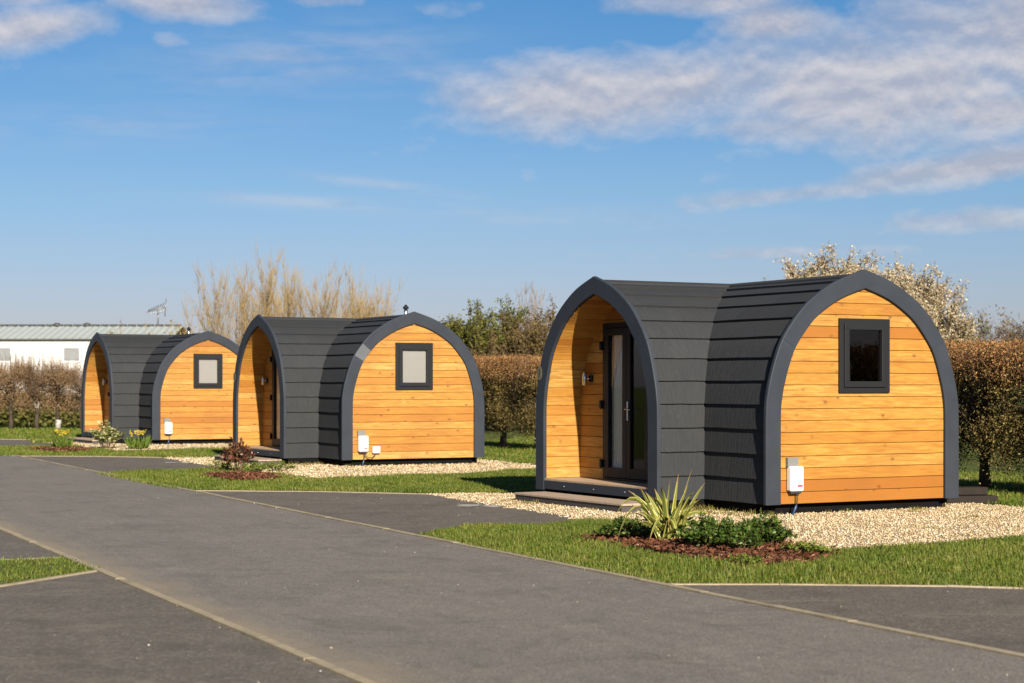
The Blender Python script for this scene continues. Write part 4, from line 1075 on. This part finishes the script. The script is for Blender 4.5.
# far trees at the right
for i, (px, py, Y, sp, lf, lb) in enumerate([(972, 318, 95, 1.6, 'farleaf', 'thin grey-green tree right of the blossom tree'), (1004, 322, 100, 1.7, 'olivebrush', 'olive-brown tree at the right edge of the skyline'), (1038, 320, 98, 1.7, 'olivebrush', 'olive-brown tree cut by the right edge of the skyline'), (948, 334, 90, 1.4, 'yolive', 'low yellowish bush showing just right of the cabin arch')]):
    t = grow_tree('far_tree', (wx(px, Y), Y), hz(py, Y), sp, 500 + i, 14, 110, 600, M[lf], M['bark'], M['greytwig'], up=.9, nleaf=3800, lsize=.13, base_r=.12, tw_len=.17, clump=.12, lwd=.5, low_rad=.16)
    tag(t, lb, 'tree', 'far trees on the right')
for i, (px, py, Y, lb) in enumerate([(150, 324, 56, 'low yellowish bush above the left part of the farthest cabin roof'), (183, 321, 57, 'low yellowish bush above the gable of the farthest cabin'), (122, 325, 56, 'smallest yellowish bush above the ridge of the farthest cabin')]):
    t = grow_tree('yellow_bush', (wx(px, Y), Y), hz(py, Y) * .84, .6, 520 + i, 12, 90, 420, M['yolive'], M['willowbark'], M['willow'], up=1.3, nleaf=500, lsize=.07, base_r=.06, tw_len=.16, clump=.06)
    tag(t, lb, 'bush', 'yellow bushes behind the farthest cabin')
# a far hedgerow that closes the fields
rng = np.random.default_rng(77); n = 26000
hx = rng.uniform(-160, 190, n); hh = 3.2 + 1.6 * np.sin(hx * .13) + 1.1 * np.sin(hx * .41 + 1) + rng.normal(0, .4, n); hy = 240 + rng.normal(0, 2.0, n)
V, Q = leaves(np.stack([hx, hy, rng.random(n) ** .7 * np.maximum(hh, .8)], 1), rng.normal(size=(n, 3)), rng.uniform(.5, 1.1, n), .5, .4)
m = np_mesh('far_hedgerow', V, Q); m.materials.append(M['farleaf']); tag(link('far_hedgerow', m), 'distant hedgerow across the fields', 'hedgerow', kind='stuff')

# ------------------------------------------------------------------ long white building at the left
def low_hedge():
    global rng
    rng = np.random.default_rng(88); n = 52000; L = 24.0
    r = empty('low_hedge', (-23.0, 68.5, 0)); x = rng.uniform(-L / 2, L / 2, n); f = rng.random(n) ** .8
    B = np.stack([x, rng.normal(0, .35, n) * (1.2 - f), f * (1.05 + .1 * np.sin(x * 1.7) + .08 * np.sin(x * 4.1))], 1)
    m = np_mesh('foliage', *leaves(B, rng.normal(size=(n, 3)), rng.uniform(.13, .24, n), .12, .5)); m.materials.append(M['bankleaf']); link('foliage', m, None, r)
    ns = 60; b = np.stack([np.linspace(-L / 2, L / 2, ns), 0 * np.zeros(ns), np.zeros(ns)], 1); P = b[:, None] + np.linspace(0, 1, 4)[None, :, None] * np.array([0, 0, .85]) + rng.normal(size=(ns, 4, 3)) * .03
    m = np_mesh('stems', *tubes(P, np.full((ns, 4), .015), 4)); m.materials.append(M['bark']); link('stems', m, None, r)
    tag(r, 'low olive-green hedge along the foot of the long white building', 'hedge')
low_hedge()
def building():
    Y = 72.0; x1 = wx(171, Y); x0 = x1 - 17.0; ze = hz(339.5, Y); Yr = Y + 2.6; zr = hz(326.5, Yr); dp = 5.2
    r = empty('white_building', (x1 - 8, Y, 0)); ox, oy = x1 - 8, Y
    w = MB(); n = 34
    wins = [(wx(-4, Y), wx(12.5, Y)), (wx(62.5, Y), wx(81, Y)), (x0 + 2, x0 + 2.7), (wx(128, Y), wx(146, Y))]; wz0, wz1 = hz(362.5, Y), hz(346.5, Y)
    step = (x1 - .3 - x0) / n   # upright cladding sheets
    for i in range(n):
        a = x0 + i * step; b = a + step
        w.box(a - ox + .004, b - ox - .004, 0, .06, 0, ze, 0)
    w.box(x0 - ox, x1 - .3 - ox, .05, dp, 0, ze - .02)
    for xe in (x0, x1 - .3):   # gable triangles
        w.face([(xe - ox, 0.03, ze - .02), (xe - ox, dp, ze - .02), (xe - ox, dp / 2, zr - .05)])
    w.build('wall', M['cladwhite'], r, weld=False)
    rf = MB(); k = 60
    for i in range(k):
        a = x0 - ox - .2 + (x1 - x0 + .2) * i / k; b = x0 - ox - .2 + (x1 - x0 + .2) * (i + 1) / k; md = (a + b) / 2; hh = .035
        for (p, q, zp, zq) in ((a, md, 0, hh), (md, b, hh, 0)):
            rf.face([(p, -.07, ze + .0 + zp), (q, -.07, ze + zq), (q, dp / 2, zr + zq), (p, dp / 2, zr + zp)]); rf.face([(p, dp + .25, ze + zp), (q, dp + .25, ze + zq), (q, dp / 2, zr + zq), (p, dp / 2, zr + zp)])
    roof = rf.build('roof', M['roofgreen'], r, recalc=False)
    rd = MB(); rn = 46
    for i in range(rn):
        a = x0 - ox - .2 + (x1 - x0 + .2) * i / rn; rd.box(a, a + (x1 - x0) / rn * .82, dp / 2 - .12, dp / 2 + .12, zr + .01, zr + .09, .02)
    rd.build('ridge_tiles', M['gutter'], roof)
    for px in (57, 87):
        v = MB(); xx = wx(px, Yr) - ox; v.tube([(xx, dp / 2, zr), (xx, dp / 2, zr + .10), (xx, dp / 2, zr + .15)], [.16, .16, .06], 12); v.build('ridge_vent', M['gutter'], roof)
    gt = MB(); gt.tube([(x0 - ox - .2, -.08, ze - .01), (x1 - ox, -.08, ze - .01)], .035, 8); gt.build('gutter', M['gutter'], r)
    for (a, b) in wins:
        f = MB(); t = .06; a -= ox; b -= ox
        f.box(a, b, -.045, -.003, wz1 - t, wz1); f.box(a, b, -.045, -.003, wz0, wz0 + t); f.box(a, a + t, -.044, -.003, wz0 + t, wz1 - t); f.box(b - t, b, -.044, -.003, wz0 + t, wz1 - t)
        wn = f.build('window', M['white'], r); g = MB(); g.box(a + t, b - t, -.02, -.004, wz0 + t, wz1 - t); g.build('pane', M['greyglass'], wn)
    tag(r, 'long low white building with a pale green roof behind the hedge trees at the left', 'building')
    # aerial
    a = MB(); xx = wx(157.5, Yr) - ox; zb = zr - .1; zt = hz(306, Yr)
    a.tube([(xx, dp / 2 + .1, zb), (xx, dp / 2 + .1, zt)], .03, 8); ar = a.build('aerial', M['alu'], r)
    b = MB(); zz = zt - .12; b.tube([(xx - .42, dp / 2 + .1, zz - .10), (xx + .30, dp / 2 + .1, zz + .08)], .022, 6)
    for i in range(8):
        f = i / 7; x = xx - .40 + .68 * f; z = zz - .115 + .19 * f; hl = .12 + .11 * f; b.tube([(x - .05, dp / 2 + .1 - .2, z - hl), (x + .02, dp / 2 + .1 + .2, z + hl)], .016, 5)
    b.tube([(xx + .28, dp / 2 + .1, zz - .3), (xx + .33, dp / 2 + .1, zz + .42)], .02, 5)
    b.build('antenna', M['alu'], ar)
building()

# dark timbers lying behind the nearest cabin
t = empty('timber_stack', (6.02, 23.9, 0), .22)
for (y, z, l) in ((-.15, 0, .72), (.12, 0, .72), (-.02, .105, .64)):
    b = MB(); b.box(-.45, -.45 + l, y - .12, y + .12, z, z + .10, .012); b.build('timber', M['sleeper'], t)
tag(t, 'low stack of dark timbers on the gravel by the right foot of the nearest cabin', 'timber stack')

# ------------------------------------------------------------------ light, sky
EL = R(25); trav = np.array([-.28, .96]); AZ = math.atan2(-trav[0], -trav[1])   # bearing of the sun from +Y, clockwise
sun = bpy.data.lights.new('sun', 'SUN'); sun.energy = 4.8; sun.angle = R(.5); sun.color = (1.0, .90, .76)
so = bpy.data.objects.new('sun', sun); COL.objects.link(so)
from mathutils import Vector
sd = Vector((math.sin(AZ) * math.cos(EL), math.cos(AZ) * math.cos(EL), math.sin(EL)))
so.rotation_euler = sd.to_track_quat('Z', 'Y').to_euler(); so.location = sd * 50

w = NT('World', True); scn.world = w.m
sky = w.n('ShaderNodeTexSky', sky_type='NISHITA'); sky.sun_disc = False; sky.sun_elevation = EL; sky.sun_rotation = AZ; sky.air_density = 1.0; sky.dust_density = .6; sky.ozone_density = 2.0; sky.altitude = 20
d = w.coord('Generated'); s = w.sep(d)
az = w.math('ARCTAN2', s[0], s[1]); hyp = w.math('SQRT', w.math('ADD', w.math('MULTIPLY', s[0], s[0]), w.math('MULTIPLY', s[1], s[1]))); el = w.math('ARCTAN2', s[2], hyp)
A = lambda px: math.atan((px - 512) / 1816.4); E_ = lambda py: math.atan((384.6 - py) / 1816.4)
ae = w.comb(az, el, 0.0)
def ell(px, py, rx, ry, ang=0.0, amp=1.0):
    mp = w.n('ShaderNodeMapping', vector_type='TEXTURE'); w.set(mp.inputs[0], ae)
    mp.inputs[1].default_value = (A(px), E_(py), 0); mp.inputs[2].default_value = (0, 0, ang); mp.inputs[3].default_value = (rx / 1816.4, ry / 1816.4, 1)
    dt = w.n('ShaderNodeVectorMath', operation='DOT_PRODUCT'); w.set(dt.inputs[0], mp.outputs[0]); w.set(dt.inputs[1], mp.outputs[0])
    return w.math('SUBTRACT', math.log(amp), dt.outputs['Value'])
def cmax(l):
    o = l[0]
    for x in l[1:]: o = w.math('MAXIMUM', o, x)
    return w.math('POWER', 2.71828, o)
mask = cmax([ell(620, 92, 210, 46, .05, 1.05), ell(860, 88, 210, 62, .0, 1.1), ell(1010, 50, 190, 60), ell(780, 28, 70, 22), ell(1000, 120, 90, 22), ell(700, 5, 90, 16, 0, .9), ell(500, 100, 80, 24, .1, .8), ell(780, 130, 110, 20, 0, .85),
             ell(20, 40, 95, 24, .15, .95), ell(190, 10, 80, 20, -.05), ell(15, 5, 60, 16), ell(172, 46, 24, 12, 0, .42), ell(450, 8, 70, 14, 0, .45), ell(330, 2, 50, 10, 0, .7),
             ell(990, 172, 190, 17, .12, .95), ell(820, 195, 150, 11, .08, .72), ell(985, 225, 110, 14, .05, .7), ell(760, 255, 200, 8, .02, .5),
             # clouds outside the frame, so that the sky goes on
             ell(-350, 60, 260, 50), ell(1500, 90, 300, 70), ell(-900, 120, 260, 40), ell(2100, 40, 300, 60)])
def clouds(dz=0.0):
    c1 = w.comb(w.math('MULTIPLY', az, 26.0), w.math('MULTIPLY', w.math('ADD', el, dz), 46.0), 2.7)
    n1 = w.noise(c1, .62, 8, .60, .1)
    return n1
n1 = clouds(); n2 = clouds(.0055)
dens = w.math('ADD', w.math('MULTIPLY', mask, 1.0), w.math('MULTIPLY', w.math('SUBTRACT', n1, .5), 1.35))
cov = w.ramp(dens, [(.26, 0), (.50, .42), (.95, .93)], 'LINEAR')
# high thin streaks
st = cmax([ell(290, 203, 130, 6, -.05, .8), ell(390, 187, 80, 6, -.12, .6), ell(290, 60, 150, 30, .1, .7), ell(430, 78, 60, 14, .1, .7), ell(520, 215, 260, 10, -.04, .45), ell(120, 130, 180, 20, .05, .35)])
ns = w.noise(w.comb(w.math('MULTIPLY', az, 14.0), w.math('MULTIPLY', el, 120.0), 0.0), 1.0, 5, .6, .4)
cir = w.math('MULTIPLY', st, w.ramp(ns, [(.32, 0), (.72, 1)]))
cov = w.math('MAXIMUM', cov, w.math('MULTIPLY', cir, .7))
lit = w.ramp(w.math('MULTIPLY_ADD', w.math('SUBTRACT', n1, n2), 4.2, w.math('MULTIPLY_ADD', dens, -.25, .62)), [(.12, 0), (.85, 1)])
SKY_STR = .05
ccol = w.mix(lit, (.205 / SKY_STR, .212 / SKY_STR, .252 / SKY_STR), (.325 / SKY_STR, .308 / SKY_STR, .312 / SKY_STR))
hs = w.n('ShaderNodeHueSaturation'); hs.inputs['Saturation'].default_value = 1.08; hs.inputs['Value'].default_value = 1.0; w.set(hs.inputs['Color'], w.mix(1.0, sky.outputs[0], w.ramp(w.math('MULTIPLY', el, 4.0), [(.0, (.66, .635, .92)), (.18, (.625, .635, .88)), (.42, (.57, .67, .86)), (.85, (.43, .64, .84))]), 'MULTIPLY'))
mixc = w.mix(w.math('MULTIPLY', cov, .9), hs.outputs[0], ccol)
bg = w.n('ShaderNodeBackground'); w.set(bg.inputs[0], mixc); bg.inputs[1].default_value = SKY_STR
ow = w.n('ShaderNodeOutputWorld'); w.t.links.new(bg.outputs[0], ow.inputs[0])

# ------------------------------------------------------------------ camera
cam = bpy.data.cameras.new('camera'); co = bpy.data.objects.new('camera', cam); COL.objects.link(co)
co.location = (0, 0, 1.55); co.rotation_euler = (R(90), 0, 0)
cam.sensor_width = 36; cam.lens = 1816.4 / 1024 * 36; cam.shift_y = (384.6 - 341.5) / 1024; cam.clip_end = 6000
cam.dof.use_dof = True; cam.dof.focus_distance = 21.5; cam.dof.aperture_fstop = 3.0
scn.camera = co
scn.view_settings.view_transform = 'Standard'; scn.view_settings.look = 'None'; scn.view_settings.gamma = 1; scn.view_settings.exposure = 1.12
scn.view_settings.use_curve_mapping = False
